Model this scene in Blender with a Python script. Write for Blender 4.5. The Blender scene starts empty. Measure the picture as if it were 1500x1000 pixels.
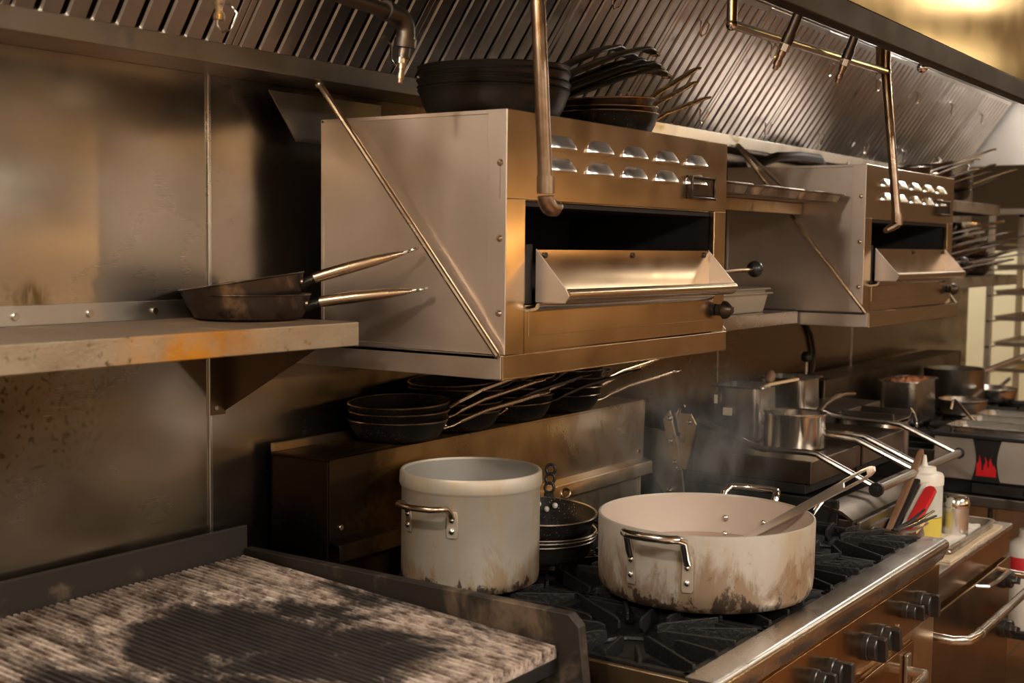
import bpy, bmesh, math, random
from mathutils import Vector, Matrix, noise as mnoise
random.seed(7)
sc = bpy.context.scene
COL = sc.collection
PI = math.pi
def R(d): return math.radians(d)

# ------------------------------------------------------------------ mesh builder
class MB:
    def __init__(s): s.v = []; s.f = []; s.M = Matrix.Identity(4)
    def add(s, vs, fs):
        b = len(s.v); s.v += [tuple(s.M @ Vector(p)) for p in vs]
        s.f += [tuple(i + b for i in f) for f in fs]; return s
    def box(s, x0, x1, y0, y1, z0, z1):
        if x0 > x1: x0, x1 = x1, x0
        if y0 > y1: y0, y1 = y1, y0
        if z0 > z1: z0, z1 = z1, z0
        return s.add([(x0,y0,z0),(x1,y0,z0),(x1,y1,z0),(x0,y1,z0),(x0,y0,z1),(x1,y0,z1),(x1,y1,z1),(x0,y1,z1)],
                     [(3,2,1,0),(4,5,6,7),(0,1,5,4),(1,2,6,5),(2,3,7,6),(3,0,4,7)])
    def loft(s, loops, cap0=True, cap1=True, closed=True):
        n = len(loops[0]); vs = [p for l in loops for p in l]; fs = []
        for i in range(len(loops) - 1):
            for j in range(n if closed else n - 1):
                k = (j + 1) % n
                fs.append((i*n+j, i*n+k, (i+1)*n+k, (i+1)*n+j))
        if cap0: fs.append(tuple(range(n))[::-1])
        if cap1: fs.append(tuple((len(loops)-1)*n + j for j in range(n)))
        return s.add(vs, fs)
    def prism(s, prof, axis, a0, a1):
        # prof: 2D polygon; axis x -> (y,z), y -> (x,z), z -> (x,y)
        def p3(p, a): return {'x': (a, p[0], p[1]), 'y': (p[0], a, p[1]), 'z': (p[0], p[1], a)}[axis]
        return s.loft([[p3(p, a0) for p in prof], [p3(p, a1) for p in prof]])
    def lathe(s, prof, seg=48, c=(0,0,0), a0=0, a1=2*PI):
        full = abs(a1 - a0 - 2*PI) < 1e-6; n = len(prof)
        cnt = seg if full else seg + 1; vs = []; fs = []
        for i in range(cnt):
            a = a0 + (a1 - a0) * i / seg; ca, sa = math.cos(a), math.sin(a)
            vs += [(c[0] + r*ca, c[1] + r*sa, c[2] + z) for r, z in prof]
        for i in range(seg):
            k = (i + 1) % cnt
            for j in range(n - 1):
                if prof[j][0] < 1e-6 and prof[j+1][0] < 1e-6: continue
                if prof[j][0] < 1e-6: fs.append((i*n+j, k*n+j+1, i*n+j+1))
                elif prof[j+1][0] < 1e-6: fs.append((i*n+j, k*n+j, i*n+j+1))
                else: fs.append((i*n+j, k*n+j, k*n+j+1, i*n+j+1))
        return s.add(vs, fs)
    def tube(s, pts, r, seg=10, closed=False, flat=1.0, up=(0,0,1)):
        # r: number or list; flat: scale of the section along the up side
        P = [Vector(p) for p in pts]; n = len(P); rs = r if isinstance(r, (list, tuple)) else [r]*n
        fl = flat if isinstance(flat, (list, tuple)) else [flat]*n
        T = []
        for i in range(n):
            a = P[i-1] if (i > 0 or closed) else P[i]; b = P[(i+1) % n] if (i < n-1 or closed) else P[i]
            T.append((b - a).normalized())
        u = Vector(up); u = (u - T[0]*u.dot(T[0]))
        if u.length < 1e-3: u = Vector((1,0,0)); u = u - T[0]*u.dot(T[0])
        u.normalize(); loops = []
        for i in range(n):
            u = u - T[i]*u.dot(T[i]); u.normalize(); w = T[i].cross(u)
            loops.append([tuple(P[i] + (w*math.cos(2*PI*k/seg) + u*(math.sin(2*PI*k/seg)*fl[i]))*rs[i]) for k in range(seg)])
        if closed: loops.append(loops[0]); return s.loft(loops, False, False)
        return s.loft(loops)
    def ball(s, c, r, seg=14, sz=1.0):
        n = seg // 2
        return s.lathe([(r*math.sin(PI*i/n) if 0 < i < n else 0.0, -r*sz*math.cos(PI*i/n)) for i in range(n+1)], seg, c)
    def disc(s, c, r, h, axis='z', seg=20, bev=0.15):
        m = s.M.copy(); b = min(r, h)*bev
        rot = {'z': Matrix.Identity(4), 'x': Matrix.Rotation(R(90), 4, 'Y'), 'y': Matrix.Rotation(R(90), 4, 'X')}[axis]
        s.M = m @ Matrix.Translation(c) @ rot
        s.lathe([(0,0),(r,0),(r,h-b),(r-b,h),(0,h)], seg); s.M = m; return s
    def build(s, name, mat, parent=None, bevel=0, smooth=35, seg=2, kind=None, label=None):
        me = bpy.data.meshes.new(name); me.from_pydata(s.v, [], s.f)
        bm = bmesh.new(); bm.from_mesh(me)
        bmesh.ops.remove_doubles(bm, verts=bm.verts, dist=1e-6)
        bmesh.ops.recalc_face_normals(bm, faces=bm.faces); bm.to_mesh(me); bm.free()
        if smooth:
            me.shade_smooth(); me.set_sharp_from_angle(angle=R(smooth))
        if mat: me.materials.append(mat)
        o = bpy.data.objects.new(name, me); COL.objects.link(o)
        if parent: o.parent = parent
        if bevel:
            b = o.modifiers.new('bevel', 'BEVEL'); b.width = bevel; b.segments = seg; b.limit_method = 'ANGLE'; b.angle_limit = R(40)
            b.harden_normals = True
        if kind: o['kind'] = kind
        if label: o['label'] = label
        return o
def rrect(x0, x1, y0, y1, z, r=.02, n=4):
    out = []
    for cx, cy, a in ((x1-r,y1-r,0),(x0+r,y1-r,90),(x0+r,y0+r,180),(x1-r,y0+r,270)):
        for i in range(n+1):
            t = R(a + 90*i/n); out.append((cx + r*math.cos(t), cy + r*math.sin(t), z))
    return out
def thing(name, label, cat, loc=(0,0,0), rot=(0,0,0), group=None):
    o = bpy.data.objects.new(name, None); o.empty_display_size = .05; COL.objects.link(o)
    o.location = loc; o.rotation_euler = rot; o['label'] = label; o['category'] = cat
    if group: o['group'] = group
    return o
def tag(o, label, cat, group=None, kind=None):
    o['label'] = label; o['category'] = cat
    if group: o['group'] = group
    if kind: o['kind'] = kind
    return o
def dup(root, loc, rot, label, group=None):
    r = root.copy(); COL.objects.link(r); r.location = loc; r.rotation_euler = rot; r['label'] = label
    if group: r['group'] = group
    for ch in root.children:
        c = ch.copy(); COL.objects.link(c); c.parent = r
        for g in ch.children:
            d = g.copy(); COL.objects.link(d); d.parent = c
    return r
def structure(name, mb, mat, **k): return mb.build(name, mat, kind='structure', **k)

# ------------------------------------------------------------------ materials
class NT:
    def __init__(s, name):
        s.m = bpy.data.materials.new(name); s.m.use_nodes = True; s.t = s.m.node_tree; s.n = s.t.nodes
        s.b = s.n['Principled BSDF']; s.out = s.n['Material Output']
        s.co = s.n.new('ShaderNodeTexCoord').outputs['Object']
    def put(s, sock, val):
        if hasattr(val, 'is_output') or isinstance(val, bpy.types.NodeSocket): s.t.links.new(val, sock)
        else: sock.default_value = val
    def map(s, scale=(1,1,1), loc=(0,0,0), src=None):
        n = s.n.new('ShaderNodeMapping'); s.put(n.inputs['Vector'], src or s.co)
        n.inputs['Scale'].default_value = scale; n.inputs['Location'].default_value = loc; return n.outputs['Vector']
    def noise(s, vec, scale=5, detail=3, rough=.55, dist=0):
        n = s.n.new('ShaderNodeTexNoise'); s.put(n.inputs['Vector'], vec); n.inputs['Scale'].default_value = scale
        n.inputs['Detail'].default_value = detail; n.inputs['Roughness'].default_value = rough; n.inputs['Distortion'].default_value = dist
        return n.outputs['Fac']
    def voro(s, vec, scale):
        n = s.n.new('ShaderNodeTexVoronoi'); s.put(n.inputs['Vector'], vec); n.inputs['Scale'].default_value = scale; return n.outputs['Distance']
    def ramp(s, fac, a, b, va=0.0, vb=1.0, smooth=True):
        n = s.n.new('ShaderNodeMapRange'); n.interpolation_type = 'SMOOTHSTEP' if smooth else 'LINEAR'
        s.put(n.inputs['Value'], fac); n.inputs['From Min'].default_value = a; n.inputs['From Max'].default_value = b
        n.inputs['To Min'].default_value = va; n.inputs['To Max'].default_value = vb; return n.outputs['Result']
    def math(s, op, a, b=0.0):
        n = s.n.new('ShaderNodeMath'); n.operation = op; s.put(n.inputs[0], a); s.put(n.inputs[1], b); return n.outputs[0]
    def mix(s, fac, a, b):
        n = s.n.new('ShaderNodeMix'); n.data_type = 'RGBA'
        s.put(n.inputs[0], fac)
        for i, v in ((6, a), (7, b)):
            s.put(n.inputs[i], v if isinstance(v, bpy.types.NodeSocket) else (*v, 1.0))
        return n.outputs[2]
    def axis(s, i, src=None):
        n = s.n.new('ShaderNodeSeparateXYZ'); s.put(n.inputs[0], src or s.co); return n.outputs[i]
    def bump(s, h, strength=.2, dist=.01):
        n = s.n.new('ShaderNodeBump'); s.put(n.inputs['Height'], h); n.inputs['Strength'].default_value = strength
        n.inputs['Distance'].default_value = dist; s.put(s.b.inputs['Normal'], n.outputs['Normal']); return n.outputs['Normal']
    def color(s, c): s.put(s.b.inputs['Base Color'], c if isinstance(c, bpy.types.NodeSocket) else (*c, 1.0))
    def set(s, **k):
        for a, v in k.items(): s.put(s.b.inputs[a.replace('_', ' ')], v)
def metal(name, col, rough=.3, brush='x', bstr=.03, stain=None, stain_amt=(.5,.75), stain_scale=3, wave=0, wave_scale=1.6, metallic=1.0, rvar=.035, spots=None, stain2=None, aniso=0):
    m = NT(name)
    sc_ = {'x': (2,60,60), 'y': (60,2,60), 'z': (60,60,2), None: (30,30,30)}[brush]
    br = m.noise(m.map(sc_), 6, 2, .6)
    c = m.mix(m.noise(m.co, 4, 3), tuple(x*.88 for x in col), tuple(min(1, x*1.08) for x in col))
    rg = m.math('ADD', m.ramp(m.noise(m.co, 7, 3), .3, .7, rough - rvar, rough + rvar), m.ramp(br, .3, .7, -.005, .005))
    if stain:
        f = m.ramp(m.noise(m.map(loc=(3.1,1.7,.4)), stain_scale, 5, .62, .4), *stain_amt)
        c = m.mix(f, c, stain); rg = m.math('ADD', rg, m.math('MULTIPLY', f, .03))
    if stain2:
        f = m.ramp(m.noise(m.map(loc=(7.3,2.2,5.4)), stain2[1], 6, .68, .3), stain2[2], stain2[3])
        c = m.mix(f, c, stain2[0])
    if spots:
        f = m.ramp(m.voro(m.co, spots[1]), spots[2], spots[2]*.4)
        f = m.math('MULTIPLY', f, m.ramp(m.noise(m.map(loc=(1,5,2)), 5, 3), .45, .62))
        c = m.mix(f, c, spots[0])
    m.color(c); m.set(Metallic=metallic, Roughness=rg)
    h = m.math('MULTIPLY', m.noise(m.co, wave_scale, 1, .4), wave or .03); m.bump(h, 1.0, .02)
    if aniso: m.set(Anisotropic=aniso)
    return m.m
def plain(name, col, rough=.5, metallic=0.0, var=.12, scale=12, bump=0.0, **k):
    m = NT(name); f = m.noise(m.co, scale, 4)
    m.color(m.mix(f, tuple(x*(1-var) for x in col), tuple(min(1, x*(1+var)) for x in col)))
    m.set(Roughness=rough, Metallic=metallic, **k)
    if bump: m.bump(m.noise(m.co, scale*6, 4), bump, .004)
    return m.m

STEEL = metal('stainless_steel', (.60,.57,.53), .26, 'x')
BRIGHT = metal('polished_steel', (.72,.69,.65), .15, None, .01)
BROIL = metal('broiler_steel', (.70,.61,.55), .43, 'z', .04, wave=.06, stain=(.52,.45,.37), stain_amt=(.5,.95), stain_scale=2.2)
BROILF = metal('broiler_front_reflection_steel', (.68,.54,.39), .22, 'x', .03, wave=.10, stain=(.56,.40,.21), stain_amt=(.45,.95), stain_scale=3)  # gold of warm reflections is put into the base colour
AGED = metal('heat_tinted_steel', (.56,.44,.28), .33, 'x', .03, stain=(.30,.17,.055), stain_amt=(.42,.72), stain_scale=3.5, stain2=((.10,.06,.03), 9, .58, .75))
PANEL = metal('brown_tinted_panel_steel', (.50,.33,.17), .2, 'x', .02, stain=(.34,.2,.09), stain_amt=(.45,.8), stain_scale=4)
DULL = metal('dull_steel', (.40,.37,.33), .36, 'x', .03, stain=(.2,.16,.12), stain_amt=(.5,.8))
FILT = metal('filter_steel', (.40,.385,.37), .32, 'z', .03, stain=(.27,.245,.22), stain_amt=(.5,.85), stain_scale=2.5, stain2=((.10,.07,.05), 8, .6, .8))
FILTB = metal('filter_back_steel', (.12,.11,.10), .5, 'z')
GOLD = metal('gold_reflection_steel', (.52,.33,.06), .17, None, 0, wave=.5, wave_scale=1.7, rvar=.02)  # plain steel front; reflected warm light put into the gold base colour
LIPM = metal('hood_lip_steel', (.04,.023,.010), .5, 'x', .02)
PIPE = metal('bronze_pipe', (.36,.27,.20), .3, None, .02, stain=(.2,.12,.07), stain_amt=(.4,.7), stain_scale=9)
DARKPIPE = metal('black_iron_pipe', (.10,.085,.075), .42, None, .1)
CARBON = metal('black_carbon_steel', (.022,.019,.017), .38, None, .05, metallic=.5, stain=(.06,.04,.027), stain_amt=(.55,.8), stain_scale=9)
BURNT = metal('burnt_pan_steel', (.016,.014,.013), .4, None, .2, metallic=.4, stain=(.13,.075,.04), stain_amt=(.58,.75), stain_scale=16, spots=((.3,.24,.18), 160, .25))
OLDPAN = metal('browned_pan_steel', (.085,.062,.047), .36, None, .06, metallic=.9, stain=(.34,.22,.13), stain_amt=(.54,.75), stain_scale=9, stain2=((.02,.017,.015), 12, .5, .68))
HANDLE = metal('worn_handle_steel', (.55,.43,.31), .25, 'x', .02)
PANIN = plain('worn_nonstick', (.055,.052,.05), .45, .2, .3, 20)
IRON = plain('cast_iron', (.014,.0135,.0135), .42, .35, .4, 22, .5)
SOOT = plain('sooty_black_steel', (.018,.016,.015), .55, .3, .4, 10, .3)
CAVITY = plain('burnt_black_lining', (.012,.010,.009), .75, 0, .4, 10, .3)
BLKPL = plain('black_plastic', (.018,.017,.017), .32)
REDPL = plain('red_plastic', (.52,.018,.02), .35)
WHTPL = plain('white_plastic', (.72,.68,.60), .4)
WOOD = plain('brown_wood', (.20,.105,.055), .6, 0, .3, 30)
PALEWOOD = plain('pale_wood', (.62,.43,.22), .55, 0, .2, 30)
PALE = plain('pale_plaster', (.50,.43,.33), .8, 0, .06, 3)
TOWEL = plain('white_terry_cloth', (.74,.69,.62), .95, 0, .1, 60, .6)
TANCLOTH = plain('stained_cloth', (.60,.48,.33), .95, 0, .2, 30, .5)
FOODR = plain('red_brown_food', (.33,.11,.035), .5, 0, .5, 60, .8)
FOODY = plain('yellow_food', (.60,.40,.10), .5, 0, .4, 60, .8)
LOGO = plain('red_flame_print', (.62,.012,.02), .4, 0, .03)
LABELR = plain('red_label_print', (.6,.03,.035), .45, 0, .04)
LABELW = plain('cream_label_print', (.72,.62,.45), .6, 0, .05)
CREAM = plain('ceiling_paint', (.55,.50,.42), .8, 0, .05, 2)
def tile():
    m = NT('quarry_tile'); n = m.n.new('ShaderNodeTexBrick'); m.put(n.inputs['Vector'], m.map((1,1,1)))
    n.inputs['Scale'].default_value = 3.3; n.offset = 0; n.inputs['Brick Width'].default_value = .5; n.inputs['Row Height'].default_value = .5
    n.inputs['Mortar Size'].default_value = .012
    n.inputs['Color1'].default_value = (.25,.105,.032,1); n.inputs['Color2'].default_value = (.20,.08,.026,1); n.inputs['Mortar'].default_value = (.10,.075,.06,1)
    m.color(n.outputs['Color']); m.set(Roughness=.4); return m.m
TILE = tile()
def wallmat():
    m = NT('wall_steel'); br = m.noise(m.map((2,60,60)), 6, 2, .6)
    c = m.mix(m.noise(m.co, 2.5, 4), (.31,.275,.235), (.41,.37,.32))
    # greasy film low on the left and round burnt-on grease specks
    f = m.ramp(m.noise(m.map(loc=(2,3,1)), 1.4, 3), .45, .7); c = m.mix(m.math('MULTIPLY', f, .55), c, (.30,.225,.10))
    d = m.n.new('ShaderNodeVectorMath'); d.operation = 'DISTANCE'; m.put(d.inputs[0], m.map((1,1,1.5))); d.inputs[1].default_value = (-.70,.06,1.34*1.5)
    reg = m.ramp(d.outputs['Value'], .36, .02)
    sp = m.ramp(m.noise(m.co, 95, 2, .5), .56, .66); c = m.mix(m.math('MULTIPLY', sp, reg), c, (.035,.025,.012))
    c = m.mix(m.math('MULTIPLY', reg, .5), c, (.24,.17,.06))
    d2 = m.n.new('ShaderNodeVectorMath'); d2.operation = 'DISTANCE'; m.put(d2.inputs[0], m.co); d2.inputs[1].default_value = (-.592,.06,1.50)
    r2 = m.math('MULTIPLY', m.ramp(d2.outputs['Value'], .045, .01), m.ramp(m.noise(m.map((40,1,8)), 2, 3), .3, .6))
    c = m.mix(m.math('MULTIPLY', r2, .8), c, (.10,.07,.02))
    c = m.mix(m.math('MULTIPLY', m.math('MULTIPLY', m.ramp(m.axis(0), .9, 1.8), m.ramp(m.axis(2), 1.6, 1.3)), .8), c, (.24,.165,.08))   # dim gold-brown reflection painted low on the right of the wall
    m.color(c); m.set(Metallic=1.0, Roughness=m.math('ADD', m.ramp(m.noise(m.co, 3, 4), .3, .7, .19, .29), m.ramp(br, .3, .7, -.005, .005)))
    m.bump(m.math('MULTIPLY', m.noise(m.map((.8,1,1.8)), 1.8, 1, .4), .8), 1.0, .02)
    return m.m
WALL = wallmat()
def potmat(name, base, zs, brown, amt, scorch):
    m = NT(name); z = m.axis(2)
    c = m.mix(m.noise(m.co, 9, 5, .65), tuple(x*.84 for x in base), tuple(min(1, x*1.1) for x in base))
    st = m.ramp(m.noise(m.map((1,1,.22), (4,2,1)), 13, 6, .7, .5), .46, .70)
    c = m.mix(m.math('MULTIPLY', st, .6), c, (.46,.33,.17))
    low = m.ramp(z, zs, 0.0)            # more burnt-on fat towards the flame
    f = m.math('MULTIPLY', m.ramp(m.math('ADD', m.noise(m.map((1,1,.42), (9,1,3)), 13, 7, .72, .5), m.math('MULTIPLY', low, .22)), amt, amt+.16), 1.0)
    c = m.mix(m.math('MULTIPLY', f, .74), c, brown)
    sp = m.ramp(m.noise(m.map((1,1,.8), (2,7,5)), 60, 4, .6), .62, .70); c = m.mix(m.math('MULTIPLY', m.math('MULTIPLY', sp, m.ramp(z, zs*1.1, 0.0)), .7), c, (.13,.07,.03))
    f2 = m.ramp(m.math('ADD', m.noise(m.map((1,1,.6), (1,8,3)), 26, 6, .7, .3), m.math('MULTIPLY', m.ramp(z, zs*.55, 0.0), .26)), scorch, scorch+.08)
    c = m.mix(m.math('MULTIPLY', f2, .9), c, (.035,.022,.014))
    m.color(c); m.set(Metallic=.35, Roughness=m.ramp(m.noise(m.co, 8, 3), .3, .7, .42, .58)); m.bump(m.noise(m.map((1,1,.3)), 30, 3), .12, .004)
    return m.m
POT = potmat('aluminium_stockpot', (.47,.43,.365), .13, (.34,.22,.11), .60, .69)
BRAZ = potmat('browned_aluminium_pot', (.49,.46,.41), .17, (.23,.135,.065), .57, .72)
POTIN = plain('aluminium_pot_inside', (.42,.40,.37), .42, .6, .08, 6)
BRAZIN = plain('brazier_pot_inside', (.56,.46,.39), .5, .15, .06, 5)
BROTH = plain('brown_broth', (.36,.24,.18), .15, 0, .1, 4)
def charmat():
    m = NT('charred_grill_iron'); x = m.axis(0); y = m.axis(1)
    ash = m.mix(m.ramp(m.noise(m.map((1,.45,1)), 38, 6, .75), .36, .62), (.10,.062,.045), (.60,.49,.41))
    ash = m.mix(m.ramp(m.noise(m.map((1,.5,1), (5,0,0)), 8, 6, .75, .5), .48, .66), ash, (.05,.032,.024))
    ash = m.mix(m.ramp(m.noise(m.map((1,.7,1), (3,9,0)), 22, 4, .6), .64, .70), ash, (.72,.64,.56))
    # big irregular patch where the fat has burnt black
    vx = m.math('DIVIDE', m.math('ADD', x, .50), .42); vy = m.math('DIVIDE', m.math('ADD', m.math('ADD', y, .40), m.math('MULTIPLY', x, .0)), .27)
    d = m.math('ADD', m.math('MULTIPLY', vx, vx), m.math('MULTIPLY', vy, vy))
    wob = m.math('ADD', d, m.math('MULTIPLY', m.math('SUBTRACT', m.noise(m.map((1,.8,1), (2,1,0)), 5, 6, .7, .5), .5), 4.4))
    dk = m.ramp(wob, 1.05, .45)
    c = m.mix(m.math('MULTIPLY', dk, .97), ash, (.013,.0105,.009))
    m.color(c); m.set(Roughness=.72, Metallic=.1); m.bump(m.noise(m.co, 130, 4), .5, .004); return m.m
CHAR = charmat()
def oilplastic(name, col, trans, rough):
    m = NT(name); m.color(m.mix(m.noise(m.co, 6, 2), col, tuple(min(1, c*1.05) for c in col))); m.set(Roughness=rough, Transmission_Weight=trans, IOR=1.2)
    m.b.inputs['Subsurface Weight'].default_value = .3 if trans < .5 else 0; return m.m
CLOUDY = oilplastic('cloudy_plastic', (.85,.80,.70), .35, .35)
OIL = plain('yellow_oil', (.70,.56,.10), .2, 0, .04)
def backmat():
    # the range's back panel: burnt dark at the grill end, golden in the middle, paler at the far end, with brown streaks
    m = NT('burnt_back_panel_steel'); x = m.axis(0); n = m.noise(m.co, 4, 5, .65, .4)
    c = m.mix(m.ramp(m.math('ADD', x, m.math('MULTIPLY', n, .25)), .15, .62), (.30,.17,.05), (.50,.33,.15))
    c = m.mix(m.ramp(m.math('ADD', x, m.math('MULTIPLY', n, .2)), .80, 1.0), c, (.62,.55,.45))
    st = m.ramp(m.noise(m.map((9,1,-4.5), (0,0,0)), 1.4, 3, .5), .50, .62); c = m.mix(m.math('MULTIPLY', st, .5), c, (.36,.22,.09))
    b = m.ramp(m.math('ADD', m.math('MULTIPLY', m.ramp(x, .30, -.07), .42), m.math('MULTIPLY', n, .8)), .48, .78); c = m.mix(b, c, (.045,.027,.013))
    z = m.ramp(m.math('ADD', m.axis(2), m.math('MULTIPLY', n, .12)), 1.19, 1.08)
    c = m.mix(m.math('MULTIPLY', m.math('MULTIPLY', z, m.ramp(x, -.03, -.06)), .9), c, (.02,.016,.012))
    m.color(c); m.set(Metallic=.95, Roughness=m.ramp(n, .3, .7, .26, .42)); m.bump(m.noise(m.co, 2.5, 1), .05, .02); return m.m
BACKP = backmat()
SHELFM = None
def shelfmat():
    m = NT('greasy_shelf_steel'); br = m.noise(m.map((2,60,60)), 6, 2, .6)
    c = m.mix(m.noise(m.co, 5, 4), (.33,.27,.19), (.47,.40,.30))
    x = m.axis(0); n = m.noise(m.map(loc=(1,1,1)), 9, 4)
    f = m.math('MULTIPLY', m.ramp(m.math('ABSOLUTE', m.math('ADD', x, .52)), .20, .02), m.ramp(n, .25, .55))
    c = m.mix(f, c, (.60,.27,.03))
    c = m.mix(m.ramp(m.noise(m.co, 30, 5, .7), .58, .72), c, (.10,.06,.03))
    m.color(c); m.set(Metallic=.9, Roughness=m.ramp(m.noise(m.co, 14, 4), .3, .7, .34, .52)); m.bump(m.noise(m.co, 160, 3), .15, .003); return m.m
SHELFM = shelfmat()
SHELFT = metal('brown_greasy_shelf_top', (.11,.075,.05), .62, None, .05, metallic=.2, stain=(.26,.15,.05), stain_amt=(.5,.75), stain_scale=6)
BRKT = metal('brown_bracket_steel', (.12,.078,.045), .4, 'z', .02, metallic=.9)

# ------------------------------------------------------------------ room
WY = .06
structure('floor', MB().box(-3.2, 7.2, -5.3, WY+.1, -.1, 0).box(4.7, 7.2, WY+.1, 2.0, -.1, 0), TILE, smooth=0)
structure('ceiling', MB().box(-3.2, 7.2, -5.3, WY+.1, 2.72, 2.82).box(4.7, 7.2, WY+.1, 2.0, 2.72, 2.82), CREAM, smooth=0)
structure('wall_back', MB().box(-3.2, 5.05, WY, WY+.1, 0, 2.72), WALL, smooth=0)
structure('trim_5', MB().box(5.05, 7.2, WY, WY+.1, 1.60, 2.72), plain('dark_header_panel', (.06,.043,.03), .5, 0, .1, 4), smooth=0)
structure('wall_left', MB().box(-3.3, -3.2, -5.3, WY, 0, 2.72), PALE, smooth=0)
YEL = plain('pale_yellow_wall', (.80,.74,.56), .8, 0, .04, 3)
structure('wall_alcove', MB().box(4.7, 7.3, 2.0, 2.1, 0, 2.72).box(4.95, 5.05, WY+.1, 2.1, 0, 2.72), YEL, smooth=0)
structure('wall_right', MB().box(7.2, 7.3, -5.3, -.9, 0, 2.72), plain('brown_end_wall', (.20,.145,.095), .6, 0, .06, 3), smooth=0)
structure('wall_end', MB().box(7.2, 7.3, -.9, 2.0, 0, 2.72), YEL, smooth=0)
structure('trim_4', MB().box(-3.2, 7.2, -5.3, -5.285, 0, 1.32), plain('added_dark_wainscot', (.07,.05,.035), .35, 0, .1, 4), smooth=0)  # unseen dark wainscot added to darken the low reflections in the steel
structure('wall_front', MB().box(-3.2, 7.2, -5.4, -5.3, 0, 2.72), plain('cream_wall_paint', (.70,.62,.50), .7, 0, .05, 3), smooth=0)
for i, x in enumerate((-.207, 2.02, 3.3)):
    structure('trim_%d' % (i+1), MB().box(x-.004, x+.004, WY-.005, WY, .2, 1.915), STEEL, bevel=.0015)
# ------------------------------------------------------------------ exhaust hood
hood = thing('exhaust_hood', 'long kitchen exhaust hood with warm reflections coloured into its front panel over the cooking line', 'hood', (0, WY, 1.9))
def H(x0,x1,y0,y1,z0,z1): return (x0,x1,y0-WY,y1-WY,z0-1.9,z1-1.9)
MB().box(*H(-2.8,4.40,-.06,WY-.002,1.913,1.925)).box(*H(-2.8,4.40,-.072,-.058,1.913,1.95)).box(*H(-2.8,4.40,.0,WY-.002,1.925,1.96)).build('grease_trough', DULL, hood, .002)
MB().box(*H(-2.8,4.40,-.965,-.95,2.04,2.715)).build('front_panel', GOLD, hood, .003)
MB().box(*H(-2.8,4.40,-.972,-.945,1.992,2.045)).build('front_lip', LIPM, hood, .006, seg=3)
MB().prism([(-.97-WY,.10),(-.97-WY,.815),(-.003,.815),(-.003,.085),(-.30,.10)], 'x', 4.40, 4.415).build('end_panel', metal('hood_end_steel', (.80,.76,.72), .42, 'z', .02), hood, .002)
MB().box(*H(-2.8,4.40,-.95,-.30,2.36,2.37)).box(*H(-2.8,4.40,-.31,-.285,2.285,2.37)).build('inner_top', FILT, hood, .002)
MB().box(*H(-2.8,4.40,-.93,-.90,2.04,2.06)).build('inner_gutter', BRIGHT, hood, .002)
for x in (.9, 2.3, 3.1): MB().ball((x, -.94-WY, .09), .012).build('bolt', BRIGHT, hood)

# filters on the slope
sv = Vector((0,-.234,.340)); sv.normalize(); nv = Vector((0,-sv.z,sv.y)); L = .418
def slope_matrix(): return Matrix(((1,0,0,0),(0,sv.y,nv.y,0),(0,sv.z,nv.z,0),(0,0,0,1)))
FW = .457
ORD = ['first','second','third','fourth','fifth','sixth','seventh','eighth','ninth','tenth','eleventh','twelfth','thirteenth','fourteenth']
def hook(cx, cy):
    m = MB(); m.M = slope_matrix()
    j = lambda a: a
    m.tube([(cx-.023,cy+.012,.004),(cx-.024,cy+.008,.02),(cx-.018,cy-.016,.03),(cx-.002,cy-.026,.032),(cx+.016,cy-.018,.03),(cx+.024,cy+.008,.02),(cx+.023,cy+.012,.004)], .0022, 6)
    return m
protof = None; nf = 0
for k in range(13):
    x0 = 1.573 + .46*(5-k)
    lab = 'ribbed baffle grease filter, %s from the right-hand end of the hood slope' % ORD[k]
    loc = (x0, -.062, 1.937)
    if protof is None:
        f = thing('grease_filter', lab, 'filter', loc, group='baffle filters along the hood')
        b = MB(); b.M = slope_matrix()
        b.box(0,FW,0,.016,-.03,0).box(0,FW,L-.016,L,-.03,0).box(0,.014,0,L,-.03,0).box(FW-.014,FW,0,L,-.03,0)
        b.build('frame', FILT, f, .002)
        b = MB(); b.M = slope_matrix(); b.box(.01,FW-.01,.01,L-.01,-.046,-.042)
        b.build('back_sheet', FILTB, f)
        b = MB(); b.M = slope_matrix(); n = 9; p = (FW-.028)/n
        for i in range(n):
            c = .014 + p*(i+.5); h = p*.39
            pts = [(c-h,-.024),(c-h,-.004),(c-h+.003,0),(c+h-.003,0),(c+h,-.004),(c+h,-.024),(c+h-.002,-.024),(c+h-.002,-.005),(c-h+.002,-.005),(c-h+.002,-.024)]
            b.loft([[(q[0], a, q[1]) for q in pts] for a in (.014, L-.014)])
        b.build('baffles', FILT, f)
        hook(FW-.06, .075).build('handle', BRIGHT, f); hook(.115, .315).build('handle', BRIGHT, f)
        protof = f
    else:
        dup(protof, loc, (0,0,0), lab)

# ------------------------------------------------------------------ fire pipes
def arc(c, r, a0, a1, ax, n=6):
    out = []
    for i in range(n+1):
        t = R(a0 + (a1-a0)*i/n); d = (r*math.cos(t), r*math.sin(t))
        out.append((c[0]+d[0], c[1], c[2]+d[1]) if ax == 'xz' else (c[0]+d[0], c[1]+d[1], c[2]) if ax == 'xy' else (c[0], c[1]+d[0], c[2]+d[1]))
    return out
def nozzle(parent, p, d, mat=PIPE, s=1.0):
    d = Vector(d).normalized(); q = Vector(p)
    b = MB(); b.tube([q, q+d*.018*s], .013*s, 6); b.build('nut', BRIGHT, parent, .001, smooth=25)
    b = MB(); b.tube([q+d*.018*s, q+d*.03*s, q+d*.031*s, q+d*.04*s, q+d*.041*s, q+d*.052*s, q+d*.053*s, q+d*.062*s], [.0095*s,.0095*s,.0075*s,.0075*s,.0095*s,.0095*s,.007*s,.0065*s], 12)
    b.build('nozzle', PIPE, parent)
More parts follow.
